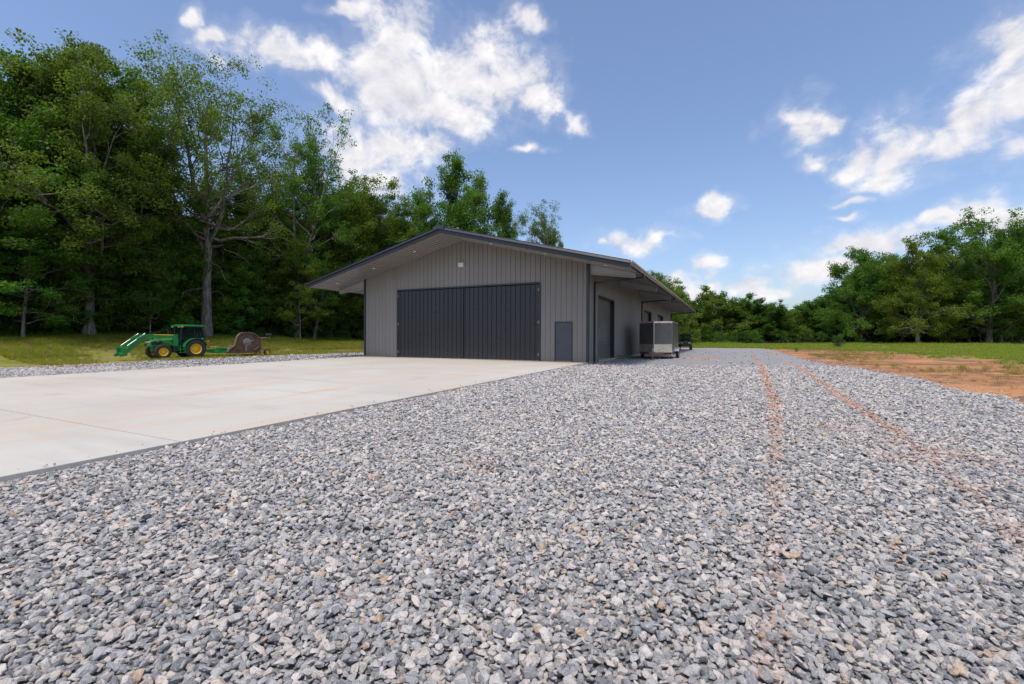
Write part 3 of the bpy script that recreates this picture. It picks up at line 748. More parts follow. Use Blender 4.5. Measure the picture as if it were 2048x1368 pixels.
# ------------------------------------------------------------------ crushed stone
rng = np.random.default_rng(5)
stone_meshes = []
for k in range(14):
    bm = bmesh.new()
    ax = np.array([1.0, rng.uniform(0.60, 0.9), rng.uniform(0.36, 0.58)])
    P = rng.normal(size=(14, 3)); P /= np.linalg.norm(P, axis=1)[:, None]; P *= rng.uniform(0.82, 1.08, (14, 1)); P *= ax * 0.5
    for q in P: bm.verts.new(q)
    r_ = bmesh.ops.convex_hull(bm, input=bm.verts)
    bmesh.ops.delete(bm, geom=[g for g in r_['geom_interior'] if isinstance(g, bmesh.types.BMVert)], context='VERTS')
    bmesh.ops.bevel(bm, geom=bm.edges[:], offset=0.020, segments=1, affect='EDGES')
    bmesh.ops.recalc_face_normals(bm, faces=bm.faces)
    me = bpy.data.meshes.new('stone'); bm.to_mesh(me); bm.free(); me.materials.append(M['stone']); stone_meshes.append(me)
stone_protos = [bpy.data.objects.new('stone_shape', me) for me in stone_meshes]
stone_coll = proto_collection('stone_shapes', stone_protos)
def yard_points(ylo, yhi, step, xmin=-40, xmax=40, pad=1.22):
    xs = np.arange(max(xmin, -pad * yhi - 5.5), min(xmax, pad * yhi + 5.5), step); ys = np.arange(ylo, yhi, step)
    X, Y = np.meshgrid(xs, ys); P = np.stack([X.ravel(), Y.ravel()], 1) + rng.uniform(-0.48, 0.48, (X.size, 2)) * step
    k = (np.abs(P[:, 0]) < pad * np.maximum(P[:, 1], 0) + 5.5)
    P = P[k]; u, v = to_uv(P[:, 0], P[:, 1])
    k = in_yard(P[:, 0], P[:, 1], 0.15 * rng.random(len(P))) & ~((u > -0.05) & (u < W + 0.03) & (v < 0.1)) & ~((u > -0.1) & (u < W + 0.08) & (v > -0.1) & (v < LEN + 0.1))
    return P[k]
LV = [(-2.0, 3.4, 0.030, 0.050), (3.4, 8.0, 0.033, 0.054), (8.0, 13.0, 0.040, 0.059), (13.0, 22.5, 0.056, 0.074)]
PP, SS = [], []
for lo, hi, st, sz in LV:
    p = yard_points(lo, hi, st)
    s = sz * np.exp(rng.normal(0, 0.30, len(p))).clip(0.5, 1.75)
    PP.append(p); SS.append(s)
pf = yard_points(22.5, 48, 0.21); PP.append(pf); SS.append(0.10 * np.exp(rng.normal(0, 0.3, len(pf))).clip(0.5, 1.8))
P2 = np.concatenate(PP); S = np.concatenate(SS)
# the compacted fine stone beside the building carries only the odd loose stone
fa = fine_amount(P2); keep = rng.random(len(P2)) > fa * 0.93; P2 = P2[keep]; S = S[keep]
# a few stragglers on the clay beside the yard, and some kicked onto the slab
ex = np.stack([np.interp(t := rng.uniform(4, 30, 500), RY, RX) + np.abs(rng.normal(0, 0.8, 500)) + 0.1, t], 1)
P2 = np.concatenate([P2, ex]); S = np.concatenate([S, rng.uniform(0.03, 0.075, 500)])
nk = 110; vk = rng.uniform(-22, -1, nk); uk = W - rng.exponential(0.16, nk) - 0.02; ek = np.column_stack(to_xy(uk, vk))
P2 = np.concatenate([P2, ek]); S = np.concatenate([S, rng.uniform(0.012, 0.045, nk)])
uu_, vv_ = to_uv(P2[:, 0], P2[:, 1]); on_slab = (uu_ < W) & (uu_ > 0) & (vv_ < 0)
Z = np.where(on_slab, 0.0105 * vv_ - 0.004, zf(P2[:, 0], P2[:, 1])) + S * rng.uniform(0.0, 0.38, len(S)) + 0.006 + 0.010 * np.sin(P2[:, 0] * 5.1) * np.sin(P2[:, 1] * 4.3)
P3 = np.column_stack([P2, Z]); N = len(P3)
ROT = np.column_stack([rng.normal(0, 0.38, N), rng.normal(0, 0.38, N), rng.uniform(0, 2 * math.pi, N)])
SCL = S[:, None] * rng.uniform(0.85, 1.2, (N, 3)); IDX = rng.integers(0, 14, N)
CLAY = clay_amount(P2)
# the largest showing stones are objects of their own under the yard
size_px = S / np.maximum(P2[:, 1], 0.3) * F_PX
vis = (P2[:, 1] > 1.2) & (np.abs(P2[:, 0]) < 1.12 * P2[:, 1]) & ((CAM_H - Z) / np.maximum(P2[:, 1], 0.3) * F_PX < 685)
order = np.argsort(-np.where(vis, size_px, 0))[:300]
mask = np.ones(N, bool); mask[order] = False
for i in order:
    o = new_obj('stone', stone_meshes[IDX[i]], yard); o.location = P3[i]; o.rotation_euler = ROT[i]; o.scale = SCL[i]; o['clay'] = float(CLAY[i])
scatter('loose_gravel', P3[mask], ROT[mask], SCL[mask], IDX[mask], stone_coll, {'clay': CLAY[mask]}, yard)
print('stones', N)

# ------------------------------------------------------------------ grass and weeds
def tuft_mesh(name, nb, h, spread, w, seed, mat):
    r = np.random.default_rng(seed); V = []; F = []
    for i in range(nb):
        a = r.uniform(0, 2 * math.pi); d = r.uniform(0, spread) ; b = np.array([d * math.cos(a), d * math.sin(a), 0])
        hh = h * r.uniform(0.5, 1.1); lean = r.uniform(0.4, 1.15) * hh; la = r.uniform(0, 2 * math.pi)
        tip = b + np.array([lean * math.cos(la), lean * math.sin(la), hh]); midp = b + (tip - b) * 0.55 + np.array([0, 0, hh * 0.1])
        s = np.array([-math.sin(la + 0.6), math.cos(la + 0.6), 0]) * w
        k = len(V); V += [b - s, b + s, midp + s * 0.7, midp - s * 0.7, tip]; F += [(k, k + 1, k + 2, k + 3), (k + 3, k + 2, k + 4)]
    me = bpy.data.meshes.new(name); me.from_pydata([tuple(v) for v in V], [], F); me.materials.append(mat); return me
TU = [tuft_mesh('tuft', 22, 0.24, 0.16, 0.007, 1, GRASS['green']), tuft_mesh('tuft', 26, 0.34, 0.20, 0.008, 2, GRASS['green']), tuft_mesh('tuft', 20, 0.42, 0.20, 0.009, 3, GRASS['lush']),
      tuft_mesh('tuft', 18, 0.20, 0.20, 0.006, 4, GRASS['dry']), tuft_mesh('tuft', 12, 0.65, 0.14, 0.010, 5, GRASS['lush'])]
tuft_coll = proto_collection('tuft_shapes', [bpy.data.objects.new('tuft_shape_%d' % i, m) for i, m in enumerate(TU)])
def scatter_grass(name, P, scl, pick):
    N = len(P); z = zf(P[:, 0], P[:, 1]) - 0.01
    return scatter(name, np.column_stack([P, z]), np.column_stack([np.zeros(N), np.zeros(N), rng.uniform(0, 6.28, N)]), np.repeat(scl[:, None], 3, 1), pick, tuft_coll)
def lownoise(P, f, ph):
    return 0.5 + 0.25 * (np.sin(P[:, 0] * f + 1.9 * np.sin(P[:, 1] * f * 0.7 + ph)) + np.sin(P[:, 1] * f * 1.1 + 2.1 * np.sin(P[:, 0] * f * 0.6 + ph * 2)))
n0 = 64000
U = rng.uniform(-28.5, -10.2, n0); Vv = rng.uniform(-12, 46, n0)
P = np.column_stack(to_xy(U, Vv)); k = (lownoise(P, 0.55, 1.0) > rng.uniform(0.05, 0.75, n0)) | (U < -25) ; k &= ~in_yard(P[:, 0], P[:, 1], -0.1); P = P[k]; U = U[k]
pk = np.where(rng.random(len(P)) < 0.40 * (U > -23.5), 3, rng.integers(0, 2, len(P))); pk = np.where((U < -25.5) & (rng.random(len(P)) < 0.6), rng.choice([2, 4], len(P)), pk)
scatter_grass('bank_grass', P, rng.uniform(0.6, 1.35, len(P)) * np.where(U > -16.5, 0.48, 0.9), pk)
n0 = 90000
P = np.column_stack([rng.uniform(6, 95, n0), rng.uniform(16, 118, n0)]); t = turf_amount(P)
k = (t * (0.35 + 0.75 * lownoise(P, 0.5, 3.0)) > rng.uniform(0.15, 1.0, n0)) & ~in_yard(P[:, 0], P[:, 1], 0.2) & (wood_amount(P) < 0.5); P = P[k]
near_wood = ss(P[:, 1], 80, 112) ; r1 = rng.random(len(P))
ln = lownoise(P, 0.22, 4.0); pk = np.where(r1 < 0.15 + 0.65 * near_wood, 2, np.where(r1 < 0.94, rng.integers(0, 2, len(P)), 4)); pk = np.where(rng.random(len(P)) < 0.10 + 0.30 * (ln < 0.4) * (near_wood < 0.3), 3, pk)
scatter_grass('field_grass', P, rng.uniform(0.7, 1.5, len(P)) * (0.75 + 0.5 * near_wood), pk)
n0 = 26000
P = np.column_stack([rng.uniform(8, 60, n0), rng.uniform(5, 75, n0)])
k = ~in_yard(P[:, 0], P[:, 1], 1.4) & (turf_amount(P) < 0.6) & (P[:, 0] < 1.3 * P[:, 1] + 4) & (lownoise(P, 0.35, 2.0) > rng.uniform(0.35, 0.9, n0)); P = P[k]
pk = np.where(rng.random(len(P)) < 0.80, 3, rng.integers(0, 2, len(P)))
scatter_grass('dead_grass', P, rng.uniform(0.35, 0.95, len(P)), pk)

# ------------------------------------------------------------------ trees
def tube_np(pts, rs, k):
    pts = np.asarray(pts, float); n = len(pts)
    t = np.gradient(pts, axis=0); t /= np.linalg.norm(t, axis=1)[:, None] + 1e-9
    ref = np.array([1.0, 0, 0]) if abs(t[0, 2]) > 0.8 else np.array([0, 0, 1.0])
    a = np.cross(t, ref); a /= np.linalg.norm(a, axis=1)[:, None] + 1e-9; b = np.cross(a, t)
    an = np.arange(k) * 2 * math.pi / k
    V = pts[:, None, :] + (a[:, None, :] * np.cos(an)[None, :, None] + b[:, None, :] * np.sin(an)[None, :, None]) * np.asarray(rs)[:, None, None]
    i = (np.arange(n - 1)[:, None] * k + np.arange(k)[None, :]).ravel(); j = (np.arange(n - 1)[:, None] * k + (np.arange(k)[None, :] + 1) % k).ravel()
    return V.reshape(-1, 3), np.stack([i, j, j + k, i + k], 1)
def leaf_quads(r, C, rad, per, size, flat=0.55):
    """leaf-sized faces spread through clumps at C (n,3) of radius rad (n,)"""
    n = len(C); K = n * per
    d = r.normal(size=(K, 3)); d /= np.linalg.norm(d, axis=1)[:, None]; d *= (r.random((K, 1)) ** 0.45)
    d[:, 2] *= flat
    c = np.repeat(C, per, 0) + d * np.repeat(rad, per)[:, None]
    nrm = r.normal(size=(K, 3)) * 0.75 + np.array([0, 0, 0.75]) + d * 0.6; nrm /= np.linalg.norm(nrm, axis=1)[:, None]
    t = np.cross(nrm, r.normal(size=(K, 3))); t /= np.linalg.norm(t, axis=1)[:, None]; b = np.cross(nrm, t)
    s = size * r.uniform(0.6, 1.3, (K, 1))
    V = np.stack([c + t * s * 0.5, c + b * s * 0.30 - nrm * s * 0.06, c - t * s * 0.5, c - b * s * 0.30 - nrm * s * 0.06], 1).reshape(-1, 3)
    return V, np.arange(4 * K).reshape(-1, 4)
def make_tree_meshes(name, seed, H, r0, cb, Rm, nl=20, ns=5, per=70, leaf=0.26, clump=0.8, prof=None, low_pitch=12, top_pitch=62, lean=0.0, dead=0, top=0.88, flat=0.6, fork=False, kseg=9, sub=4, skip=0.0, wob=0.02):
    r = np.random.default_rng(seed)
    VT, FT = [], []; base = [0]
    def addtube(p, rs, k):
        v, f = tube_np(p, rs, k); VT.append(v); FT.append(f + base[0]); base[0] += len(v)
    if fork: top = min(top, 0.68)
    n = 14; tt = np.linspace(0, 1, n); w = np.cumsum(r.normal(0, wob * H / 3.5, (n, 2)), 0); w -= w[0]
    tr = np.column_stack([w[:, 0] * tt + lean * H * tt ** 1.2, w[:, 1] * tt, tt * H * top])
    rad = r0 * (1 - 0.86 * tt ** 0.9); rad[0] *= 1.35; rad[1] *= 1.03
    addtube(tr, rad, kseg)
    leaders = [(tr, rad, 0.0)]
    for i in range(int(fork)):
        t0 = cb * r.uniform(0.80, 1.05) + (1 - cb) * r.uniform(0.0, 0.22); a = i * 2.2 + r.uniform(0, 1.2); sp = r.uniform(0.30, 0.62)
        p0 = np.array([np.interp(t0, tt, tr[:, q]) for q in range(3)]); Lh = H * top * (1 - t0) * r.uniform(0.82, 1.06); u_ = np.linspace(0, 1, 9)
        c = p0 + np.column_stack([np.cos(a) * sp * Lh * u_ ** 0.85, np.sin(a) * sp * Lh * u_ ** 0.85, Lh * u_]) ; c[1:] += np.cumsum(r.normal(0, 0.018 * Lh, (8, 3)), 0)
        rr_ = float(np.interp(t0, tt, rad)) * 0.66 * (1 - 0.85 * u_); addtube(c, rr_, 7); leaders.append((c, rr_, t0))
    def on_trunk(t, li=0):
        c, rr_, t0 = leaders[li]; w_ = np.clip((t - t0) / (1 - t0), 0, 1); x_ = np.linspace(0, 1, len(c))
        return np.array([np.interp(w_, x_, c[:, i]) for i in range(3)]), float(np.interp(w_, x_, rr_))
    C, CR = [], []
    prof = prof or (lambda q: math.sin(math.pi * (0.14 + 0.80 * q)) ** 0.75)
    for i in range(nl):
        q = (i + r.uniform(0.1, 0.9)) / nl
        t = cb + (0.985 - cb) * q; li = int(r.integers(0, len(leaders))) if q > 0.12 else 0
        if leaders[li][2] + 0.05 > t: li = 0
        p, rt = on_trunk(t, li)
        az = i * 2.39996 + r.normal(0, 0.35); L = Rm * (max(prof(q), 0.52) if fork else prof(q)) * r.uniform(0.70, 1.18)
        pit = R(low_pitch + (top_pitch - low_pitch) * q + r.normal(0, 9))
        m = 7; s = np.linspace(0, 1, m); dirh = np.array([math.cos(az), math.sin(az), 0])
        curve = p[None, :] + (dirh[None, :] * (math.cos(pit) * s)[:, None] + np.array([0, 0, 1.0])[None, :] * (math.sin(pit) * s + 0.16 * s ** 2 - 0.05 * s)[:, None]) * L
        L = L * (0.72 if fork and q > 0.3 else 1.0)
        curve = p + (curve - p) * (0.72 if fork and q > 0.3 else 1.0); curve[1:] += np.cumsum(r.normal(0, 0.05 * L, (m - 1, 3)), 0)
        lr = max(min(rt * 0.62, 0.03 + 0.021 * L), 0.02)
        addtube(curve, lr * (1 - 0.85 * s), 6)
        C.append(curve[-1]); CR.append(clump * r.uniform(0.7, 1.2))
        for j in range(ns):
            if r.random() < skip: continue
            f = r.uniform(0.30, 0.98); k0 = np.array([np.interp(f, s, curve[:, a]) for a in range(3)])
            az2 = az + r.choice([-1, 1]) * r.uniform(0.35, 1.25); p2 = pit * 0.6 + R(r.normal(4, 18)); L2 = L * r.uniform(0.22, 0.46) + 0.4
            d2 = np.array([math.cos(az2) * math.cos(p2), math.sin(az2) * math.cos(p2), math.sin(p2)])
            s2 = np.linspace(0, 1, sub); c2 = k0 + d2[None, :] * (s2 * L2)[:, None]; c2[1:] += np.cumsum(r.normal(0, 0.06 * L2, (sub - 1, 3)), 0)
            addtube(c2, max(lr * 0.38, 0.012) * (1 - 0.8 * s2), 4)
            C.append(c2[-1]); CR.append(clump * r.uniform(0.65, 1.15))
            C.append(c2[len(c2) // 2] + r.normal(0, 0.25, 3)); CR.append(clump * r.uniform(0.5, 0.95))
    for c_, r__, t__ in leaders:
        for j in range(7):
            C.append(c_[-1 - (j % 3)] + r.normal(0, 0.75, 3)); CR.append(clump * r.uniform(0.8, 1.2))
    for i in range(dead):
        t = cb * r.uniform(0.45, 1.0); p, rt = on_trunk(t); az = r.uniform(0, 6.28); L = Rm * r.uniform(0.35, 0.75); m = 8; s = np.linspace(0, 1, m)
        c = p + np.array([math.cos(az), math.sin(az), 0])[None, :] * (s * L)[:, None] + np.array([0, 0, 1.0])[None, :] * (0.18 * np.sin(s * 3) * L - 0.45 * s ** 2 * L)[:, None]
        c[1:] += np.cumsum(r.normal(0, 0.06 * L, (m - 1, 3)), 0); addtube(c, 0.045 * (1 - 0.8 * s), 5)
        for j in range(5):
            f = r.uniform(0.3, 1); k0 = np.array([np.interp(f, s, c[:, a]) for a in range(3)]); dd = r.normal(0, 1, 3); dd[2] -= 0.4; dd /= np.linalg.norm(dd); L2 = L * 0.3 * r.uniform(0.5, 1.2)
            c2 = k0 + dd[None, :] * (np.linspace(0, 1, 4) * L2)[:, None]; c2[1:] += r.normal(0, 0.05 * L2, (3, 3)); addtube(c2, 0.018 * (1 - 0.7 * np.linspace(0, 1, 4)), 4)
    C = np.array(C); CR = np.array(CR)
    V, F = leaf_quads(r, C, CR, per, leaf, flat)
    crown = np_mesh(name + '_crown', V, F); trunk = np_mesh(name + '_trunk', np.concatenate(VT), np.concatenate(FT))
    trunk.polygons.foreach_set('use_smooth', np.ones(len(trunk.polygons), bool))
    trunk.materials.append(M['bark']); crown.materials.append(LEAF['mid'])
    return trunk, crown
def plant_tree(name, label, cat, meshes, x, y, leaf='mid', s=1.0, sz=None, rz=None, group=None, bare=False):
    t = thing(name, label, cat, (x, y, gz(x, y) - 0.06), rnd.uniform(0, 6.28) if rz is None else rz, group)
    t.scale = (s, s, sz if sz else s)
    new_obj('trunk' if name != 'shrub' else 'stems', meshes[0], t)
    c = new_obj('crown', meshes[1], t); c.material_slots[0].link = 'OBJECT'; c.material_slots[0].material = LEAF[leaf]
    return t
full = lambda q: math.sin(math.pi * (0.20 + 0.60 * q)) ** 0.6
dome = lambda q: (1 - q ** 2.2) ** 0.5 * (0.72 + 0.28 * min(1, q * 5))
vase = lambda q: 0.35 + 0.65 * math.sin(math.pi * min(1, 0.12 + q * 0.75))
TM = {
 'oak_a': make_tree_meshes('oak_a', 11, 23, 0.40, 0.30, 6.4, 40, 6, 92, 0.215, 1.0, full, dead=4, fork=3),
 'oak_b': make_tree_meshes('oak_b', 12, 24, 0.36, 0.22, 5.8, 40, 6, 88, 0.215, 0.95, full, dead=3, fork=2),
 'oak_c': make_tree_meshes('oak_c', 13, 21, 0.33, 0.16, 6.0, 38, 6, 92, 0.215, 1.0, dome, dead=2, fork=3),
 'sparse': make_tree_meshes('sparse', 14, 27.5, 0.46, 0.40, 7.6, 46, 9, 42, 0.19, 0.88, vase, 14, 60, dead=7, skip=0.05, top=0.88, fork=5),
 'airy': make_tree_meshes('airy', 15, 26, 0.34, 0.28, 6.2, 44, 7, 52, 0.195, 0.88, vase, 18, 60, dead=4, fork=3),
 'under': make_tree_meshes('under', 16, 9.5, 0.13, 0.08, 3.4, 22, 5, 84, 0.175, 0.66, dome, 8, 55, sub=3, kseg=6),
 'under_b': make_tree_meshes('under_b', 17, 7.0, 0.10, 0.05, 3.0, 20, 5, 82, 0.17, 0.64, dome, 5, 55, sub=3, kseg=6),
 'maple': make_tree_meshes('maple', 18, 12.5, 0.15, 0.14, 3.9, 22, 5, 86, 0.19, 0.68, dome, 4, 50, kseg=7),
 'leaning': make_tree_meshes('leaning', 19, 9.5, 0.27, 0.45, 2.6, 9, 4, 40, 0.22, 0.55, dome, 10, 60, lean=0.22, dead=5, kseg=8),
 'far_a': make_tree_meshes('far_a', 21, 14, 0.26, 0.06, 5.0, 36, 5, 38, 0.36, 1.0, dome, 8, 62, sub=3, kseg=6, fork=2),
 'far_b': make_tree_meshes('far_b', 22, 13, 0.24, 0.08, 4.8, 34, 5, 38, 0.36, 1.0, full, 10, 62, sub=3, kseg=6, fork=2),
 'field_oak': make_tree_meshes('field_oak', 23, 17, 0.33, 0.14, 6.6, 46, 6, 68, 0.26, 1.02, full, 2, 58, dead=2, fork=3),
 'field_tall': make_tree_meshes('field_tall', 24, 21, 0.40, 0.10, 7.2, 52, 6, 66, 0.27, 1.05, full, 4, 60, dead=3, fork=3),
}
def mesh_top(me):
    c = np.empty(len(me.vertices) * 3, np.float32); me.vertices.foreach_get('co', c); return float(np.percentile(c[2::3], 99.6))
THT = {k: mesh_top(v[1]) for k, v in TM.items()}
def top_scale(k, x, y, py):
    """vertical scale that lets a tree standing at x, y reach the height seen in the photograph"""
    return (CAM_H + (677 - py) / F_PX * y - gz(x, y)) / (THT[k] * 1.0)
LM = [(0, 'left photo edge'), (178, 'pale-trunked left oak'), (330, 'tractor cab'), (412, 'thick-trunked tallest oak'), (495, 'brown mower deck'), (592, 'airy oak'), (690, 'workshop left eave'), (800, 'left roof slope'), (900, 'roof ridge'), (1100, 'right roof slope'), (1310, 'workshop gutter'), (1365, 'parked buggy'), (1432, 'tallest far tree'), (1545, 'twin track marks'), (1640, 'fresh green domed tree'), (1678, 'lone bush'), (1722, 'leftmost right-hand oak'), (1835, 'pale-trunked yellow-green oak'), (1966, 'tallest right-hand oak'), (2048, 'right photo edge')]
def beside(px):
    d = sorted((abs(px - a), a, t) for a, t in LM)[0]
    if d[0] < 14: return 'behind the ' + d[2] if 'edge' not in d[2] else 'at the ' + d[2]
    if px < 0: return 'beyond the left photo edge'
    if px > 2048: return 'beyond the right photo edge'
    lo = max((q for q in LM if q[0] <= px), key=lambda q: q[0]); hi = min((q for q in LM if q[0] > px), key=lambda q: q[0])
    return ('just right of the ' + lo[1]) if px - lo[0] < hi[0] - px else ('just left of the ' + hi[1])
def make_shrub(seed, H, Rr, nc, per, leaf):
    r = np.random.default_rng(seed); VT, FT = [], []; b = 0; C = []
    for i in range(nc):
        a = r.uniform(0, 6.28); q = r.random(); d = Rr * math.sqrt(r.random()) * (1 - 0.45 * q); tip = np.array([d * math.cos(a), d * math.sin(a), H * (0.12 + 0.82 * q)])
        s = np.linspace(0, 1, 4)[:, None]; c = s * tip + np.array([0, 0, 1.0]) * (0.15 * H * np.sin(s * 3.1))
        v, f = tube_np(c, 0.018 * (1 - 0.7 * s[:, 0]), 4); VT.append(v); FT.append(f + b); b += len(v); C.append(tip)
    V, F = leaf_quads(r, np.array(C), np.full(nc, 0.42 * Rr) * r.uniform(0.6, 1.2, nc), per, leaf, 0.7)
    cm = np_mesh('shrub_crown', V, F); tm = np_mesh('shrub_stems', np.concatenate(VT), np.concatenate(FT)); tm.materials.append(M['bark']); cm.materials.append(LEAF['mid'])
    return tm, cm
SH = [make_shrub(31, 2.6, 1.5, 34, 44, 0.17), make_shrub(32, 1.8, 1.3, 30, 40, 0.16), make_shrub(33, 3.6, 1.7, 40, 44, 0.19), make_shrub(34, 0.9, 0.45, 16, 26, 0.10)]

def wood_xy(px, u0):
    """point of the wood's edge line u = u0 seen in the direction of photo column px"""
    k = (px - 1024) / F_PX
    Y = (u0 - (-X0 * CU + Y0 * SU)) / (k * CU - SU)
    return k * Y, Y
# ---- the left wood: the trees one can tell apart
def front_tree(name, label, k, px, u0, py, leaf, s=1.0, rz=None):
    x, y = wood_xy(px, u0); return plant_tree(name, label, 'tree', TM[k], x, y, leaf, s, top_scale(k, x, y, py), rz)
front_tree('oak_tree', 'tall dense oak with a straight pale trunk, standing left of the green tractor', 'oak_a', 178, -25.6, 118, 'olive', 1.0, 0.6)
front_tree('oak_tree', 'tallest oak, thick pale trunk and open see-through crown, behind the green tractor', 'sparse', 412, -25.2, 108, 'olive', 1.12, 2.2)
front_tree('oak_tree', 'airy oak with fine sprays, between the brown mower deck and the workshop', 'airy', 592, -26.0, 238, 'mid', 1.0, 1.0)
lt = front_tree('small_tree', 'short leaning tree with a cluster of dead brown leaves, left of the workshop wall', 'leaning', 628, -25.4, 560, 'mid', 0.85, -0.4)
r = np.random.default_rng(77); C = np.array([[1.6, -0.5, 4.4], [2.1, -0.8, 4.1], [1.1, -0.7, 4.7], [2.6, -0.4, 4.5], [0.7, -0.6, 4.2]])
V, F = leaf_quads(r, C, np.full(5, 0.55), 60, 0.22, 0.9); dm = np_mesh('dead_spray', V, F); dm.materials.append(LEAF['brown']); tag(new_obj('dead_branch', dm, lt), 'clump of dead brown leaves on the leaning tree')
front_tree('maple_tree', 'bright green layered maple at the left edge of the wood', 'maple', 46, -25.0, 450, 'fresh', 0.9, 0.2)
x, y = wood_xy(600, -24.2); plant_tree('sapling_tree', 'bright yellow-green slender tree in front of the wood right of the brown mower deck', 'tree', TM['maple'], x, y, 'bright', 0.72, 0.92, 1.9)
x, y = wood_xy(300, -24.6); plant_tree('sapling_tree', 'slim fresh green sapling in front of the dark wood just left of the tractor cab', 'tree', TM['under'], x, y, 'fresh', 0.6, 0.9, 0.9)
for x, y, k, lf, s_, py, rz_, lab in [(-9.4, 66.0, 'oak_c', 'mid', 1.22, 316, 0.3, 'tall round-topped oak rising above the ridge behind the workshop roof'), (3.4, 76.0, 'airy', 'olive', 0.75, 416, 0.3, 'thin see-through tree rising over the right roof slope of the workshop'),
                                       (-1.6, 70.0, 'oak_c', 'mid', 0.8, 404, 4.0, 'rounded oak of middle height just right of the roof ridge behind the workshop'), (7.2, 79.0, 'maple', 'olive', 0.8, 462, 1.0, 'small olive tree showing low over the right roof slope')]:
    plant_tree('oak_tree', lab, 'tree', TM[k], x, y, lf, s_, top_scale(k, x, y, py), rz_)
CW = {'dark': 'dark green', 'mid': 'mid green', 'olive': 'olive green', 'fresh': 'fresh green', 'bright': 'yellow-green'}
front = [(-70, -27, 'oak_b', 'dark', 140), (8, -28.5, 'oak_c', 'mid', 116), (72, -30, 'oak_a', 'olive', 104), (118, -27.0, 'oak_b', 'dark', 190), (240, -30, 'oak_a', 'dark', 190), (208, -28, 'oak_c', 'dark', 260), (290, -31, 'oak_b', 'mid', 330), (335, -31, 'oak_c', 'mid', 392), (372, -29, 'oak_b', 'dark', 420),
         (455, -29, 'oak_b', 'mid', 430), (480, -32, 'oak_c', 'dark', 395), (540, -30, 'oak_b', 'olive', 392), (505, -34, 'oak_a', 'mid', 372), (566, -32, 'oak_c', 'dark', 410), (660, -29, 'oak_c', 'olive', 400), (700, -31, 'oak_b', 'mid', 352), (735, -27.5, 'oak_c', 'bright', 398), (762, -29, 'oak_a', 'olive', 395), (800, -27, 'oak_b', 'olive', 388), (640, -32, 'oak_a', 'dark', 372), (832, -25, 'oak_c', 'mid', 392)]
for px, u0, k, lf, py in front:
    x, y = wood_xy(px, u0); sv = top_scale(k, x, y, py)
    plant_tree('oak_tree', 'second-row ' + CW[lf] + ' tree, ' + beside(px), 'tree', TM[k], x, y, lf, min(1.1, max(0.72, sv * 1.02)), sv, None, 'second-row trees of the left wood')
for i, px in enumerate(range(-110, 800, 28)):
    u0 = -27.2 - rnd.uniform(0, 3.0); px = px + rnd.uniform(-12, 12); x, y = wood_xy(px, u0)
    lf = rnd.choice(['dark', 'dark', 'mid', 'mid', 'fresh', 'olive'] if i % 6 else ['bright'])
    s = rnd.uniform(0.85, 1.3); plant_tree('understorey_tree', 'low ' + CW[lf] + ' understorey tree, ' + beside(px), 'tree', TM['under' if i % 2 else 'under_b'], x, y, lf, s, s * rnd.uniform(0.9, 1.25), None, 'understorey trees of the left wood')
for i, px in enumerate(range(-80, 780, 27)):
    u0 = -26.4 - rnd.uniform(0, 1.6); px = px + rnd.uniform(-10, 10); x, y = wood_xy(px, u0)
    lf = rnd.choice(['dark', 'mid', 'dark', 'fresh']); s = rnd.uniform(0.45, 0.95)
    plant_tree('shrub', CW[lf] + ' woodside shrub, ' + beside(px), 'shrub', SH[i % 3], x, y, lf, s, None, None, 'shrubs under the left wood')
# ---- trees behind the workshop on its right, and the far tree line
for px, Y, k, lf, s, py, lab in [(1316, 84, 'field_oak', 'olive', 0.84, 542, 'olive rounded tree showing above the gutter at the rear of the workshop'), (1352, 92, 'far_b', 'olive', 0.98, 572, 'small-crowned olive tree directly right of the tree above the gutter'),
                             (1432, 108, 'far_a', 'olive', 1.02, 568, 'broad rounded tree standing tallest in the far tree line beside the workshop'), (1382, 100, 'maple', 'bright', 0.52, 636, 'small yellow-green tree just right of the parked buggy'), (1640, 116, 'far_a', 'fresh', 1.02, 580, 'fresh green domed tree at the right end of the far tree line'), (1590, 108, 'maple', 'bright', 0.7, 622, 'small bright yellow-green tree in the middle of the far tree line')]:
    x = at_px(px, Y); plant_tree('far_tree', lab, 'tree', TM[k], x, Y, lf, s, top_scale(k, x, Y, py))
for i, (px, py) in enumerate([(1290, 575), (1335, 570), (1400, 588), (1462, 588), (1490, 596), (1515, 598), (1545, 602), (1572, 604), (1605, 600), (1625, 590), (1665, 586), (1690, 580), (1478, 606), (1530, 612), (1560, 616), (1385, 600), (1420, 605), (1610, 612), (1650, 604)]):
    Y = 110 + rnd.uniform(-3, 10); lf = rnd.choice(['olive', 'dark', 'mid', 'mid']); k = 'far_a' if i % 2 else 'far_b'; x = at_px(px, Y); sv = top_scale(k, x, Y, py)
    plant_tree('far_tree', CW[lf] + ' far tree, ' + beside(px), 'tree', TM[k], x, Y, lf, sv * rnd.uniform(0.98, 1.12), sv, None, 'trees of the far tree line')
for i, px in enumerate(range(1385, 1730, 20)):
    Y = 105 + rnd.uniform(-3, 3); s = rnd.uniform(0.9, 1.5)
    plant_tree('shrub', ('mid green' if i % 3 else 'fresh green') + ' far shrub, ' + beside(px), 'shrub', SH[i % 3], at_px(px + rnd.uniform(-8, 8), Y), Y, 'mid' if i % 3 else 'fresh', s, None, None, 'shrubs under the far tree line')
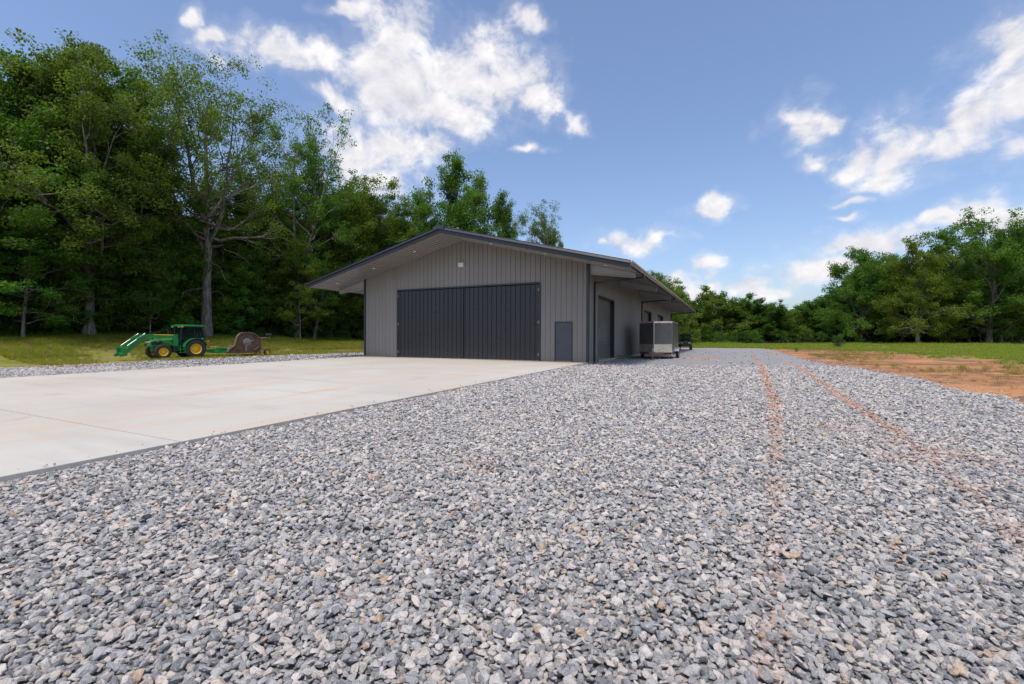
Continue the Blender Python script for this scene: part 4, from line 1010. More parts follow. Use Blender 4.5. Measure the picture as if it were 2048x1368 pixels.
# ---- right group
RT = [(1722, 84, 'field_oak', 'mid', 1.0, 492, 'mid green rounded oak at the left end of the right-hand trees'), (1835, 73, 'field_oak', 'bright', 0.90, 482, 'yellow-green oak with a straight pale trunk standing clear in front of the right-hand trees'),
      (1780, 90, 'field_oak', 'dark', 1.12, 505, 'dark oak behind and left of the yellow-green oak'), (1905, 82, 'field_oak', 'olive', 1.05, 498, 'olive green oak behind and right of the yellow-green oak'), (1978, 72, 'field_tall', 'mid', 1.0, 424, 'tallest oak of the right-hand trees, near the right edge'),
      (2075, 70, 'field_tall', 'dark', 0.98, 440, 'dark tall oak cut off by the right edge of the photo')]
for px, Y, k, lf, s, py, lab in RT:
    x = at_px(px, Y); plant_tree('oak_tree', lab, 'tree', TM[k], x, Y, lf, s, top_scale(k, x, Y, py))
for i, (px, Y, py) in enumerate([(1690, 92, 560), (1750, 96, 510), (1805, 86, 540), (1860, 92, 520), (1880, 80, 560), (1935, 88, 500), (2000, 82, 490), (2035, 90, 480), (2110, 84, 480), (1955, 96, 490), (1700, 88, 590)]):
    lf = ('dark', 'mid', 'olive')[i % 3]; k = 'field_oak' if i % 3 else 'oak_c'; x = at_px(px, Y); sv = top_scale(k, x, Y, py)
    plant_tree('oak_tree', 'shaded ' + CW[lf] + ' oak, ' + beside(px), 'tree', TM[k], x, Y, lf, max(0.75, sv), sv, None, 'shaded oaks on the right')
for i, px in enumerate(range(1700, 2080, 24)):
    Y = rnd.uniform(84, 98); s = rnd.uniform(1.0, 1.7); lf = 'fresh' if i % 3 == 0 else 'dark'
    plant_tree('shrub', CW[lf] + ' shaded shrub, ' + beside(px), 'shrub', SH[i % 3], at_px(px, Y), Y, lf, s, None, None, 'shrubs under the right-hand trees')
plant_tree('bush', 'lone small bush at the edge of the orange clay and the tall grass', 'bush', SH[1], at_px(1678, 62), 62, 'dark', 0.66, 1.05)
plant_tree('bush', 'tiny green weed bush on the clay by the gravel corner', 'bush', SH[3], at_px(1592, 50), 50, 'mid', 0.55)
# ---- where two neighbours would read alike, say which of them is meant
alike = {}
for o in list(COL.objects):
    if o.parent is None and o.get('label') and o.get('group'): alike.setdefault(o['label'], []).append(o)
for lab, os_ in alike.items():
    if len(os_) < 2: continue
    os_.sort(key=lambda o: o.location.x / max(o.location.y, 1))
    words = {2: ['left of two', 'right of two'], 3: ['left of three', 'middle of three', 'right of three']}.get(len(os_))
    if words:
        for o, w_ in zip(os_, words): o['label'] = lab + ', ' + w_
# ---- depth of the woods as one mass
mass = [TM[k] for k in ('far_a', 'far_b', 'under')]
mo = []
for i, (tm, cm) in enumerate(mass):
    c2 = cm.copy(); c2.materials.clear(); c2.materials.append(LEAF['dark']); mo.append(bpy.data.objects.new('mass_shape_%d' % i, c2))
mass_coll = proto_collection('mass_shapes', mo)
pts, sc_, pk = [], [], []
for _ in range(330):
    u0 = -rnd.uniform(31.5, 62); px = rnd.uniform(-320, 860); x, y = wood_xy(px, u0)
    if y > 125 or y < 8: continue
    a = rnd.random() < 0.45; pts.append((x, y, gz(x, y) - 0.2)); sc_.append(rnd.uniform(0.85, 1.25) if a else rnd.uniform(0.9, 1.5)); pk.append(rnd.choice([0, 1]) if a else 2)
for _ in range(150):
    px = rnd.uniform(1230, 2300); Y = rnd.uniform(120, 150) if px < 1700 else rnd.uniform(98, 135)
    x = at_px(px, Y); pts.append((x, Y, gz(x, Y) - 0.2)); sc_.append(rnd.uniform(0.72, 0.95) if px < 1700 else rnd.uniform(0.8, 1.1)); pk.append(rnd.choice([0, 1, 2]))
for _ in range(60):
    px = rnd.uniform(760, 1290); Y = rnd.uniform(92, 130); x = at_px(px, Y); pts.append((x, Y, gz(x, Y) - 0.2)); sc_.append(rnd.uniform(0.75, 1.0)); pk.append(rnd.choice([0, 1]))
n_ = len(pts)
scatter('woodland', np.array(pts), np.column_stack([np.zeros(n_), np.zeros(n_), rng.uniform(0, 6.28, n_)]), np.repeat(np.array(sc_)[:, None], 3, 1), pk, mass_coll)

# ------------------------------------------------------------------ wheels
def tyre_mb(r, w, rim_r, lug=0.03, nl=20, side=1, axis_m=None):
    """tyre turned about local X with angled tread lugs; returns tyre and rim builders"""
    t = MB(); h = w / 2
    t.lathe([(rim_r, -h * 0.80), (rim_r + 0.02, -h * 0.92), ((rim_r + r) / 2, -h), (r - 0.05, -h * 0.93), (r - lug * 0.6, -h * 0.70), (r - lug * 0.5, 0), (r - lug * 0.6, h * 0.70), (r - 0.05, h * 0.93), ((rim_r + r) / 2, h), (rim_r + 0.02, h * 0.92), (rim_r, h * 0.80)], 32)
    if nl:
        for k in range(nl):
            for sd in (-1, 1):
                a0 = 2 * math.pi * (k + (0.5 if sd > 0 else 0)) / nl
                pts = []
                for (hx, da) in ((0.02, 0.0), (0.98, 0.16)):
                    for rr in (r - lug - 0.012, r):
                        for wv in (-0.035, 0.035):
                            a = a0 + da + wv / r * 1.0
                            pts.append((sd * h * hx, rr * math.cos(a) * (1 if rr < r or hx < .5 else 0.985), rr * math.sin(a) * (1 if rr < r or hx < .5 else 0.985)))
                t.add(pts, [(0, 1, 3, 2), (4, 6, 7, 5), (0, 2, 6, 4), (1, 5, 7, 3), (2, 3, 7, 6), (0, 4, 5, 1)])
    m = MB()
    m.lathe([(rim_r, -h * 0.82), (rim_r + 0.015, -h * 0.86), (rim_r + 0.015, h * 0.86), (rim_r, h * 0.82), (rim_r * 0.90, h * 0.70), (rim_r * 0.86, h * 0.15 * side), (rim_r * 0.45, h * 0.30 * side), (rim_r * 0.40, h * 0.55 * side), (0.001, h * 0.58 * side), (0.001, h * 0.0), (rim_r * 0.84, -h * 0.1), (rim_r * 0.90, -h * 0.70)], 28)
    for k in range(8):
        a = 2 * math.pi * k / 8; c = (h * 0.33 * side, rim_r * 0.62 * math.cos(a), rim_r * 0.62 * math.sin(a))
        m.tube([c, (c[0] + 0.035 * side, c[1], c[2])], 0.016, 6)
    return t, m
def wheel(parent, loc, r, w, rim_r, rimmat, lug=0.03, nl=20, rz=0.0, side=1, rx=None, name='wheel'):
    t, m = tyre_mb(r, w, rim_r, lug, nl, side)
    e = bpy.data.objects.new(name, None); COL.objects.link(e); e.parent = parent; e.location = loc; e.rotation_euler = (0, 0, rz) if rx is None else rx
    a = t.build('tyre', M['rubber'], e, True); b = m.build('rim', rimmat, e, True)
    return e

# ------------------------------------------------------------------ cargo trailer
tx, ty = 9.57, 30.2
tr = thing('cargo_trailer', 'dark enclosed V-nose cargo trailer with bright tread plate front, parked beside the workshop', 'trailer', (tx, ty, gz(tx, ty)), -YAW)
zb, zm, zt_, hw, TL, nose = 0.42, 0.98, 2.44, 1.05, 3.7, 0.72
base = [(-hw, 0), (0, -nose), (hw, 0), (hw, TL), (-hw, TL)]
def shell(mb, pts, z0, z1):
    vs = [(x, y, z0) for x, y in pts] + [(x, y, z1) for x, y in pts]; k = len(pts)
    mb.add(vs, [(i, i + 1, k + i + 1, k + i) for i in range(k - 1)])
MB().prism(base, zb, zt_, 'z').build('body', M['trskin'], tr)
e = 0.006
for a, b in (((-hw, 0), (0, -nose)), ((0, -nose), (hw, 0))):
    dx, dy = b[0] - a[0], b[1] - a[1]; L = math.hypot(dx, dy); nx, ny = dy / L, -dx / L
    q = [(a[0] + nx * e, a[1] + ny * e), (b[0] + nx * e, b[1] + ny * e), (b[0] - nx * 0.004, b[1] - ny * 0.004), (a[0] - nx * 0.004, a[1] - ny * 0.004)]
    bm = bmesh.new(); gx, gzz = 14, 8; vv = []
    for j in range(gzz + 1):
        for i in range(gx + 1):
            f = i / gx; zz = zb + 0.02 + (zm - zb - 0.02) * j / gzz; bo = e + 0.004 + 0.0035 * math.sin(5.1 * f + 2.0 * j) * math.sin(2.3 * j + 7 * f) * (0 < i < gx) * (0 < j < gzz)
            vv.append((a[0] + dx * f + nx * bo, a[1] + dy * f + ny * bo, zz))
    mb = MB(); mb.add(vv, [(j * (gx + 1) + i, j * (gx + 1) + i + 1, (j + 1) * (gx + 1) + i + 1, (j + 1) * (gx + 1) + i) for j in range(gzz) for i in range(gx)])
    mb.build('tread_plate', M['plate'], tr, True)
MB().prism([(-0.024, -nose + 0.006), (0, -nose - 0.014), (0.024, -nose + 0.006), (0, -nose + 0.03)], zb, zt_ + 0.01, 'z').build('nose_trim', M['alu'], tr)
for x in (-hw, hw): MB().box(x - 0.010, x + 0.010, -0.010, 0.012, zb, zt_).build('corner_trim', M['greydirt'], tr)
mb = MB()
o = 0.018
ro = [(-hw - o, 0 - 0.006), (0, -nose - o - 0.006), (hw + o, -0.006), (hw + o, TL + o), (-hw - o, TL + o)]
mb.prism(ro, zt_ - 0.075, zt_ + 0.012, 'z'); mb.build('roof_trim', M['alu'], tr)
MB().prism([(-hw, 0.012), (0, -nose + 0.02), (hw, 0.012), (hw, TL), (-hw, TL)], zt_ + 0.013, zt_ + 0.05, 'z').build('roof', M['beam'], tr)
for f0, f1 in ((-0.88, -0.30), (0.30, 0.83)):
    for f in (f0, f1):
        y = -nose * (1 - abs(f)) - o - 0.03
        MB().box(f * hw - 0.055, f * hw + 0.055, y - 0.02, y + 0.03, zt_ - 0.055, zt_ - 0.005, bev=0.01).build('marker_light', M['amber'], tr)
# frame, tongue, coupler, jack
mb = MB(); mb.box(-hw + 0.03, hw - 0.03, 0.03, TL - 0.03, zb - 0.12, zb - 0.005)
mb.build('chassis', M['rust'], tr)
mb = MB()
for sg in (-1, 1): mb.tube([(sg * 0.75, 0.2, zb - 0.06), (sg * 0.06, -nose - 0.75, zb - 0.06)], 0.045, 4)
mb.box(-0.36, 0.36, -nose - 0.16, -nose - 0.09, zb - 0.055, zb + 0.03); mb.box(-0.06, 0.06, -nose - 1.05, -nose - 0.70, zb - 0.10, zb + 0.02)
mb.build('tongue', M['rust'], tr)
MB().box(-0.055, 0.055, -nose - 1.22, -nose - 1.05, zb - 0.075, zb + 0.05, bev=0.02).build('coupler', M['rust'], tr)
mb = MB(); mb.tube([(0, -nose - 0.55, 0.06), (0, -nose - 0.55, zb + 0.32)], 0.032, 10); mb.tube([(0, -nose - 0.55, zb + 0.28), (0.14, -nose - 0.55, zb + 0.34)], 0.012)
jk = mb.build('jack', M['greydirt'], tr); MB().prism([(0.13 * math.cos(k * math.pi / 5), -nose - 0.55 + 0.13 * math.sin(k * math.pi / 5)) for k in range(10)], 0.0, 0.055, 'z').build('jack_foot', M['rust'], jk)
MB().tube([(-0.05, -nose - 0.12, zb + 0.05), (-0.02, -nose - 0.10, zb + 0.33)], 0.022, 8).build('chain_hook', M['steel'], tr)
for sg in (-1, 1):
    wheel(tr, (sg * (hw + 0.14), 2.05, 0.34), 0.34, 0.20, 0.19, M['steel'], 0.010, 0, side=sg)
    mb = MB(); prof = []
    for k in range(9):
        a = math.pi * (0.04 + 0.92 * k / 8); prof.append((2.05 - 0.46 * math.cos(a), 0.40 + 0.36 * math.sin(a) ** 0.6))
    inn = [(y + (0.02 if y < 2.05 else -0.02), z - 0.025) for y, z in prof][::-1]
    mb.prism(prof + inn, sg * (hw + 0.002), sg * (hw + 0.27), 'x'); mb.build('fender', M['alu'], tr)
    MB().box(sg * (hw + 0.002) - 0.003, sg * (hw + 0.002) + 0.003, 0.04, TL - 0.04, zb, zb + 0.10).build('side_rail', M['alu'], tr)
MB().box(-hw + 0.06, hw - 0.06, 1.98, 2.12, 0.28, 0.36).build('axle', M['black'], tr)
MB().box(hw + 0.001, hw + 0.012, 0.55, 1.28, zb + 0.12, zt_ - 0.16, bev=0.004).build('side_door', M['trskin'], tr)

# ------------------------------------------------------------------ tractor (forward = local +x, left = +y)
HD = math.atan2(-0.84, -0.54); lx, ly = -23.43, 33.0
lz = gz(lx, ly) + 0.0
tc = thing('tractor', 'green farm tractor with yellow wheels, cab and front loader arms, on the left grass', 'tractor', (lx, ly, lz), HD); tc.scale = (0.95, 0.95, 0.95)
def rim_wheel(loc, r, w, rr, side): wheel(tc, loc, r, w, rr, M['yellow'], 0.045, 18, rz=R(90), side=side)
for sg in (1, -1):
    rim_wheel((0, sg * 0.76, 0.71), 0.71, 0.42, 0.38, sg); rim_wheel((2.05, sg * 0.74, 0.53), 0.53, 0.31, 0.29, sg)
mb = MB(); mb.box(-0.45, 1.2, -0.25, 0.25, 0.55, 0.98, bev=0.04); mb.box(1.2, 2.5, -0.20, 0.20, 0.55, 0.92, bev=0.03); mb.box(-0.12, 0.12, -0.60, 0.60, 0.60, 0.84, bev=0.03); mb.box(1.95, 2.15, -0.62, 0.62, 0.44, 0.60, bev=0.03)
mb.build('chassis', M['green'], tc)
# hood: rounded, sloping nose
sec = []
for x, zt2, wd, z0 in ((0.92, 1.56, 0.34, 0.95), (1.5, 1.53, 0.34, 0.93), (2.1, 1.46, 0.33, 0.92), (2.5, 1.37, 0.31, 0.90), (2.72, 1.24, 0.26, 0.90), (2.82, 1.06, 0.20, 0.92)):
    h = zt2 - z0
    sec.append([(x, -wd, z0), (x, -wd * 1.02, z0 + h * 0.55), (x, -wd * 0.88, z0 + h * 0.88), (x, -wd * 0.5, zt2), (x, wd * 0.5, zt2), (x, wd * 0.88, z0 + h * 0.88), (x, wd * 1.02, z0 + h * 0.55), (x, wd, z0)])
mb = MB(); k = 8
mb.add([p for s_ in sec for p in s_], [(i * k + j, i * k + (j + 1) % k, (i + 1) * k + (j + 1) % k, (i + 1) * k + j) for i in range(5) for j in range(k)] + [tuple(range(k)), tuple(range(5 * k, 6 * k))])
hood = mb.build('hood', M['green'], tc, True)
for sg in (1, -1):
    MB().prism([(1.95, 1.06), (2.52, 1.02), (2.68, 1.16), (2.46, 1.28), (1.98, 1.24)], sg * 0.30, sg * 0.352, 'y').build('side_grille', M['black'], hood)
    MB().prism([(1.05, 1.40), (2.05, 1.33), (2.30, 1.25), (2.05, 1.38), (1.05, 1.455)], sg * 0.318, sg * 0.358, 'y').build('hood_stripe', M['yellow'], hood)
    MB().box(2.56, 2.80, sg * 0.17 - 0.07, sg * 0.17 + 0.07, 1.16, 1.27, bev=0.03).build('headlight', M['chrome'], hood)
MB().box(2.76, 2.845, -0.17, 0.17, 0.94, 1.12, bev=0.02).build('grille', M['black'], hood)
mb = MB(); mb.tube([(1.30, -0.42, 1.25), (1.30, -0.42, 2.02), (1.33, -0.42, 2.12), (1.42, -0.42, 2.17)], [0.05, 0.045, 0.045, 0.045], 10); mb.build('exhaust', M['pipe'], tc, True)
# cab
cy = 0.60
mb = MB()
mb.prism([(-0.60, 0.96), (0.86, 0.96), (0.86, 1.06), (0.05, 1.30), (-0.60, 1.36)], -cy, cy, 'y'); mb.build('cab_base', M['black'], tc)
def bar(mb, a, b, r=0.032): mb.tube([a, b], r, 6)
mb = MB()
for sg in (1, -1):
    y = sg * cy
    bar(mb, (0.90, y, 1.0), (0.80, y * 0.96, 2.34), 0.04); bar(mb, (-0.02, y, 1.25), (-0.05, y * 0.96, 2.34), 0.030); bar(mb, (-0.72, y * 0.95, 1.40), (-0.52, y * 0.92, 2.34), 0.036)
    bar(mb, (0.80, y * 0.96, 2.34), (-0.52, y * 0.92, 2.34)); bar(mb, (-0.02, y, 1.28), (-0.72, y * 0.95, 1.42))
bar(mb, (0.80, cy * 0.96, 2.34), (0.80, -cy * 0.96, 2.34)); bar(mb, (-0.52, cy * 0.92, 2.34), (-0.52, -cy * 0.92, 2.34)); bar(mb, (-0.72, cy * 0.95, 1.42), (-0.72, -cy * 0.95, 1.42))
mb.build('cab_frame', M['black'], tc)
def pane(name, pts): MB().add(pts, [tuple(range(len(pts)))]).build(name, M['glass'], tc)
for sg in (1, -1):
    y = sg * cy; pane('side_window', [(0.88, y, 1.02), (0.79, y * 0.96, 2.32), (-0.05, y * 0.965, 2.32), (-0.01, y, 1.28), (0.05, y, 1.02)]); pane('side_window', [(-0.04, y, 1.30), (-0.07, y * 0.965, 2.32), (-0.50, y * 0.93, 2.32), (-0.69, y * 0.955, 1.43)])
pane('windscreen', [(0.91, -0.56, 1.05), (0.91, 0.56, 1.05), (0.81, 0.55, 2.31), (0.81, -0.55, 2.31)]); pane('rear_window', [(-0.72, -0.54, 1.44), (-0.72, 0.54, 1.44), (-0.53, 0.52, 2.31), (-0.53, -0.52, 2.31)])
rf = MB().box(-0.76, 1.02, -0.72, 0.72, 2.385, 2.475, bev=0.035).box(-0.62, 0.9, -0.60, 0.60, 2.47, 2.53, bev=0.025).build('cab_roof', M['green'], tc, True)
MB().box(-0.72, 0.98, -0.68, 0.68, 2.335, 2.384).build('roof_underside', M['black'], rf)
for sg in (1, -1):
    MB().box(0.78, 0.94, sg * 0.76 - 0.06, sg * 0.76 + 0.06, 2.31, 2.40, bev=0.02).build('amber_light', M['amber'], rf)
    MB().box(0.95, 1.03, sg * 0.55 - 0.07, sg * 0.55 + 0.07, 2.31, 2.40, bev=0.02).build('work_light', M['chrome'], rf)
    MB().box(-0.80, -0.74, sg * 0.60 - 0.06, sg * 0.60 + 0.06, 2.32, 2.39, bev=0.015).build('tail_light', M['amber'], rf)
    # fenders
    mb = MB(); prof = []
    for q in range(11):
        a = R(168 - q * 15.5); prof.append((0.82 * math.cos(R(180) - a) * -1 if False else -0.80 * math.cos(a) * -1, 0.71 + 0.80 * math.sin(a)))
    prof = [(0.80 * math.cos(R(168 - q * 15.0)) * -1.0, 0.71 + 0.80 * math.sin(R(168 - q * 15.0))) for q in range(11)]
    prof = [(x, z) for x, z in prof if z > 0.85]; inn = [(x * 0.955, 0.71 + (z - 0.71) * 0.955) for x, z in prof][::-1]
    mb.prism(prof + inn, sg * 0.50, sg * 0.99, 'y'); mb.build('fender', M['green'], tc)
    MB().box(-0.90, -0.78, sg * 0.88 - 0.07, sg * 0.88 + 0.07, 1.22, 1.32, bev=0.02).build('tail_lamp', M['amber'], tc)
    # steps
    mb = MB(); y0, y1 = sg * 0.60, sg * 0.92
    for z in (0.42, 0.66): mb.box(0.66, 1.02, min(y0, y1), max(y0, y1), z, z + 0.03)
    for x in (0.66, 1.02): mb.box(x - 0.018, x + 0.018, min(sg * 0.88, y1), max(sg * 0.88, y1), 0.42, 1.0)
    mb.box(0.64, 0.72, min(y0, y1), max(y0, y1), 0.44, 0.98)
    mb.build('steps', M['green'], tc)
    MB().box(1.08, 1.34, min(sg * 0.32, sg * 0.62), max(sg * 0.32, sg * 0.62), 0.48, 0.95, bev=0.04).build('fuel_tank', M['black'], tc)
    # loader
    y = sg * 0.50
    MB().prism([(1.02, 0.85), (1.32, 0.85), (1.36, 1.40), (1.25, 1.80), (1.05, 1.80)], y - 0.05, y + 0.05, 'y').build('loader_post', M['green'], tc)
    arm = MB().prism([(1.05, 1.66), (1.15, 1.80), (3.00, 1.80), (3.35, 1.62), (4.12, 0.72), (4.20, 0.52), (4.02, 0.48), (3.10, 1.32), (2.75, 1.50), (1.20, 1.55)], y - 0.055, y + 0.055, 'y').build('loader_arm', M['green'], tc)
    MB().prism([(1.35, 1.70), (2.55, 1.735), (2.55, 1.775), (1.35, 1.77)], y + sg * 0.056, y + sg * 0.060, 'y').build('arm_stripe', M['yellow'], arm)
    mb = MB(); mb.tube([(1.35, y + sg * 0.02, 1.02), (2.25, y + sg * 0.02, 1.40)], 0.045, 8); mb.build('lift_cylinder', M['green'], arm)
    MB().tube([(2.25, y + sg * 0.02, 1.40), (2.70, y + sg * 0.02, 1.58)], 0.024, 8).build('piston_rod', M['chrome'], arm)
    for off in (0.0, 0.16):
        mb = MB(); mb.tube([(3.05 + off * 0.8, y + sg * 0.09, 1.84 - off * 0.3), (4.05 + off * 0.4, y + sg * 0.09, 0.98 - off)], 0.022, 8); mb.build('tilt_rod', M['steel' if off == 0 else 'green'], arm)
    MB().prism([(4.02, 0.30), (4.40, 0.22), (4.48, 0.34), (4.30, 0.48), (4.34, 0.92), (4.18, 0.98), (4.05, 0.75)], y - 0.07, y + 0.07, 'y').build('tool_carrier', M['green'], tc)
    # mirror
    mb = MB(); mb.tube([(0.86, sg * 0.62, 2.05), (0.98, sg * 0.86, 2.05)], 0.012, 6); mb.box(0.95, 1.0, sg * 0.90 - 0.08, sg * 0.90 + 0.08, 1.88, 2.10, bev=0.015); mb.build('mirror', M['black'], tc)
mb = MB(); mb.tube([(4.22, -0.50, 0.45), (4.22, 0.50, 0.45)], 0.05, 8); mb.tube([(4.26, -0.50, 0.85), (4.26, 0.50, 0.85)], 0.035, 8); mb.tube([(3.2, -0.48, 1.52), (3.2, 0.48, 1.52)], 0.06, 8); mb.build('cross_tube', M['green'], tc)
mb = MB(); mb.box(-0.35, 0.15, -0.26, 0.26, 1.32, 1.44, bev=0.04); mb.box(-0.44, -0.32, -0.25, 0.25, 1.40, 1.95, bev=0.05); mb.build('seat', M['seat'], tc)
mb = MB(); mb.tube([(0.70, 0, 1.05), (0.52, 0, 1.62)], 0.03, 8)
ring = [(0.52 + 0.05 * math.sin(a) * 1.0, 0.20 * math.cos(a), 1.64 + 0.19 * math.sin(a) * 0.35) for a in np.linspace(0, 2 * math.pi, 17)]
mb.tube(ring, 0.014, 6); mb.build('steering_wheel', M['black'], tc)
MB().box(-0.62, -0.48, 0.56, 0.70, 1.44, 1.52, bev=0.02).build('rag', M['blue'], tc)

# ------------------------------------------------------------------ rotary mower behind the tractor, its near wing folded up
mw = thing('rotary_mower', 'pull-type rotary mower with its mud-brown wing deck folded upright, hitched behind the green tractor', 'mower', (lx, ly, gz(lx - 0.54 * -3, ly + 0.84 * 3) + 0.02), HD)
mb = MB(); mb.prism([(-0.70, 0.42), (-0.70, 0.50), (-1.9, 0.62), (-1.9, 0.40)], -0.08, 0.08, 'y'); mb.box(-2.5, -1.75, -0.45, 0.70, 0.36, 0.52, bev=0.02); mb.build('tongue', M['green'], mw)
MB().tube([(-0.45, 0, 0.70), (-1.15, 0, 0.72)], 0.055, 10).tube([(-1.15, 0, 0.72), (-1.85, 0, 0.72)], 0.040, 10).build('drive_shaft', M['wood'], mw)
mb = MB(); mb.prism([(-1.45, 0.30), (-1.45, 0.42), (-2.0, 0.55), (-4.3, 0.55), (-4.5, 0.45), (-4.5, 0.26), (-1.6, 0.26)], -0.95, 0.72, 'y'); mb.build('centre_deck', M['green'], mw)
mb = MB(); mb.box(-2.15, -1.6, 0.3, 0.74, 0.55, 0.68, bev=0.02); mb.tube([(-1.7, 0.74, 0.30), (-2.4, 0.74, 0.30)], 0.05, 6); mb.build('hinge_tube', M['green'], mw)
MB().box(-3.05, -2.65, -0.2, 0.2, 0.55, 0.85, bev=0.05).build('gearbox', M['greydirt'], mw)
wo = [(-2.06, 0.36), (-2.12, 0.52), (-2.58, 0.84), (-2.66, 1.18), (-2.74, 1.52), (-2.96, 1.78), (-3.2, 1.86), (-3.7, 1.88), (-4.05, 1.80), (-4.35, 1.58), (-4.64, 1.30), (-4.64, 0.45), (-4.40, 0.22), (-2.10, 0.22)]
wing = MB().prism(wo, 0.80, 0.85, 'y').build('folded_wing', M['mud'], mw)
inn = [(-3.35 + (x + 3.35) * 0.93, 1.0 + (z - 1.0) * 0.93) for x, z in wo]
mb = MB(); k = len(wo)
vs = [(x, 0.85, z) for x, z in wo] + [(x, 1.02, z) for x, z in wo] + [(x, 1.02, z) for x, z in inn] + [(x, 0.85, z) for x, z in inn]
mb.add(vs, [(q * k + i, q * k + (i + 1) % k, (q + 1) * k + (i + 1) % k, (q + 1) * k + i) for q in range(3) for i in range(k)]); mb.build('skirt', M['mud'], wing)
mb = MB(); mb.lathe([(0.02, 0.85), (0.34, 0.85), (0.34, 0.90), (0.26, 0.96), (0.10, 0.98), (0.10, 1.04), (0.02, 1.04)], 24, Matrix.Translation((-3.55, 0, 1.08)) @ Matrix.Rotation(R(90), 4, 'Z') @ Matrix.Scale(1, 4)); mb.build('blade_pan', M['greydirt'], wing)
mb = MB(); mb.prism([(-3.48, 0.98), (-3.40, 1.0), (-3.32, 0.42), (-3.46, 0.40)], 1.0, 1.02, 'y'); mb.prism([(-3.60, 1.16), (-3.64, 1.08), (-4.02, 1.22), (-4.0, 1.30)], 1.0, 1.02, 'y'); mb.build('blade', M['greydirt'], wing)
mb = MB(); mb.prism([(-2.7, 0.52), (-3.0, 0.55), (-3.0, 0.62), (-2.7, 0.60)], 0.86, 0.98, 'y'); mb.prism([(-4.1, 0.40), (-4.5, 0.72), (-4.44, 0.78), (-4.05, 0.47)], 0.86, 0.98, 'y'); mb.build('stiffener', M['mud'], wing)
mb = MB(); mb.tube([(-4.6, 0.80, 1.42), (-5.25, 0.80, 1.42), (-5.35, 0.80, 1.42)], 0.035, 8); mb.tube([(-5.30, 0.80, 1.30), (-5.30, 0.80, 1.62)], 0.028, 8); mb.build('wheel_arm', M['greydirt'], wing)
wheel(mw, (-5.30, 0.80, 1.70), 0.26, 0.16, 0.10, M['greydirt'], 0.01, 0, rx=(0, R(90), 0), name='wing_wheel')
mb = MB(); mb.box(-5.25, -4.45, 0.30, 0.42, 0.42, 0.50); mb.box(-5.25, -4.45, -0.62, -0.50, 0.42, 0.50); mb.tube([(-5.2, -0.62, 0.30), (-5.2, 0.72, 0.30)], 0.04, 8); mb.build('rear_axle', M['greydirt'], mw)
for y, sg in ((0.72, 1), (-0.72, -1)):
    wheel(mw, (-5.2, y, 0.27), 0.27, 0.18, 0.16, M['yellow'], 0.012, 0, rz=R(90), side=sg)

# ------------------------------------------------------------------ utility buggy by the far corner of the workshop
bx, by = 22.0, 57.5
ut = thing('utility_buggy', 'dark off-road utility buggy with roof and windscreen, parked beyond the cargo trailer', 'buggy', (bx, by, gz(bx, by)), R(-90) - YAW * 0.75)
mb = MB(); mb.prism([(-1.45, 0.45), (-1.45, 0.95), (-0.55, 1.0), (-0.5, 0.62), (0.45, 0.60), (0.55, 1.02), (1.0, 1.05), (1.42, 0.92), (1.50, 0.55), (1.40, 0.40), (-1.30, 0.38)], -0.62, 0.62, 'y'); mb.build('body', M['camo'], ut)
mb = MB()
for sg in (1, -1):
    y = sg * 0.66
    bar(mb, (0.62, y, 0.95), (0.22, y * 0.93, 1.90), 0.032); bar(mb, (-0.58, y, 0.85), (-0.62, y * 0.93, 1.90), 0.032); bar(mb, (0.22, y * 0.93, 1.90), (-0.62, y * 0.93, 1.90), 0.032)
for x in (0.22, -0.62): bar(mb, (x, -0.61, 1.90), (x, 0.61, 1.90), 0.032)
bar(mb, (0.62, -0.66, 0.98), (0.62, 0.66, 0.98), 0.03); bar(mb, (0.42, 0, 1.42), (0.24, 0, 1.88), 0.012); mb.build('roll_cage', M['black'], ut)
MB().box(-0.80, 0.38, -0.70, 0.70, 1.915, 1.99, bev=0.03).build('roof', M['black'], ut)
MB().add([(0.63, -0.60, 1.0), (0.63, 0.60, 1.0), (0.24, 0.56, 1.88), (0.24, -0.56, 1.88)], [(0, 1, 2, 3)]).build('windscreen', M['glass'], ut)
MB().add([(-0.62, -0.56, 1.02), (-0.62, 0.56, 1.02), (-0.63, 0.54, 1.86), (-0.63, -0.54, 1.86)], [(0, 1, 2, 3)]).build('rear_window', M['glass'], ut)
for sg in (1, -1):
    MB().box(1.36, 1.50, sg * 0.42 - 0.12, sg * 0.42 + 0.12, 0.80, 0.90, bev=0.03).build('headlight', M['chrome'], ut)
    for x in (1.0, -1.0): wheel(ut, (x, sg * 0.66, 0.34), 0.34, 0.26, 0.17, M['black'], 0.03, 14, rz=R(90), side=sg)
    MB().prism([(-1.5, 0.95), (-1.5, 1.18), (-0.62, 1.18), (-0.62, 0.95)], sg * 0.66 - 0.03, sg * 0.66 + 0.03, 'y').build('bed_side', M['camo'], ut)
MB().box(-0.45, 0.10, -0.55, 0.55, 0.65, 0.82, bev=0.04).box(-0.56, -0.42, -0.55, 0.55, 0.80, 1.35, bev=0.04).build('seat', M['black'], ut)
MB().box(1.46, 1.58, -0.50, 0.50, 0.42, 0.72, bev=0.03).build('bumper', M['black'], ut)
MB().box(1.20, 1.30, -0.22, 0.22, 1.03, 1.06).build('hood_badge', M['amber'], ut)

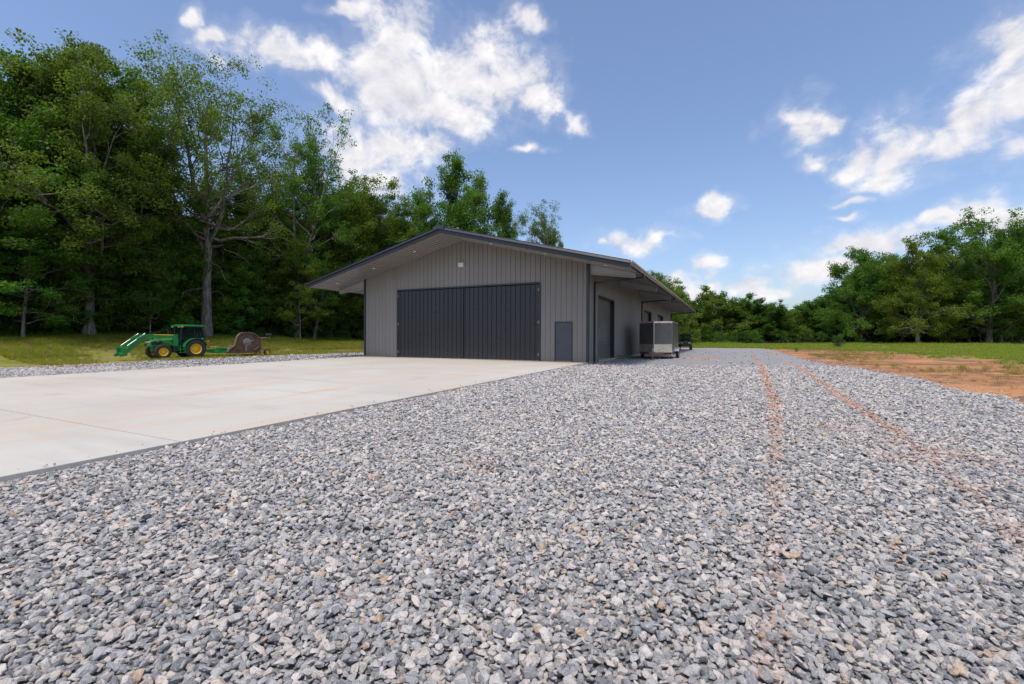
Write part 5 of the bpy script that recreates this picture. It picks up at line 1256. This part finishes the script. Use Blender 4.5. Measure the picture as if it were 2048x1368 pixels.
# ------------------------------------------------------------------ small things
cx_, cy_ = -15.35, 46.2
ct = thing('wire_cart', 'small rusty wire-sided cart half hidden behind the left corner of the workshop', 'cart', (cx_, cy_, gz(cx_, cy_)), -YAW + 0.2)
mb = MB()
for x in (0, 1.5):
    for y in (0, 1.0): mb.box(x - 0.03, x + 0.03, y - 0.03, y + 0.03, 0.30, 1.02)
for z in (0.32, 0.98):
    mb.box(0, 1.5, -0.02, 0.02, z - 0.02, z + 0.02); mb.box(0, 1.5, 0.98, 1.02, z - 0.02, z + 0.02); mb.box(-0.02, 0.02, 0.02, 0.98, z - 0.02, z + 0.02); mb.box(1.48, 1.52, 0.02, 0.98, z - 0.02, z + 0.02)
mb.build('frame', M['rust'], ct)
mb = MB()
for k in range(1, 15): mb.box(0.1 * k - 0.006, 0.1 * k + 0.006, -0.006, 0.006, 0.32, 0.98); mb.box(0.1 * k - 0.006, 0.1 * k + 0.006, 0.994, 1.006, 0.32, 0.98)
for k in range(1, 7): mb.box(0, 1.5, -0.008, 0.004, 0.32 + 0.1 * k - 0.006, 0.32 + 0.1 * k + 0.006)
tag(mb.build('wire_mesh', M['greydirt'], ct), kind='stuff')
MB().box(-0.02, 1.52, -0.05, 1.05, 0.26, 0.30).build('floor_board', M['wood'], ct)
MB().tube([(0.0, 0.5, 0.28), (-0.62, 0.5, 0.12)], 0.03, 6).build('drawbar', M['rust'], ct)
for y in (-0.12, 1.12): wheel(ct, (0.75, y, 0.22), 0.22, 0.12, 0.10, M['greydirt'], 0.006, 0, rz=R(90))
MB().box(0.05, 1.35, -0.05, 1.05, 1.02, 1.05).build('lid', M['wood'], ct)
bo = thing('timber_board', 'raw timber board lying at the foot of the workshop wall, left corner', 'board', (*to_xy(0.05, -0.16), -0.003), -YAW - 0.03)
MB().box(0, 2.1, -0.05, 0.09, 0, 0.05, bev=0.004).build('plank', M['wood'], bo)
hs = thing('garden_hose', 'green hose lying coiled on the ground between the coil door and the trailer', 'hose', (*to_xy(W + 0.55, 6.75), gz(*to_xy(W + 0.55, 6.75))), -YAW)
pts = [(0.22 * math.cos(a) * (1 + 0.06 * a), 0.30 * math.sin(a) * (1 + 0.06 * a), 0.02 + 0.012 * a) for a in np.linspace(0, 19, 90)] + [(-0.2, 0.9, 0.02), (-0.35, 1.6, 0.02)]
MB().tube(pts, 0.014, 6).build('hose', M['green'], hs, True)
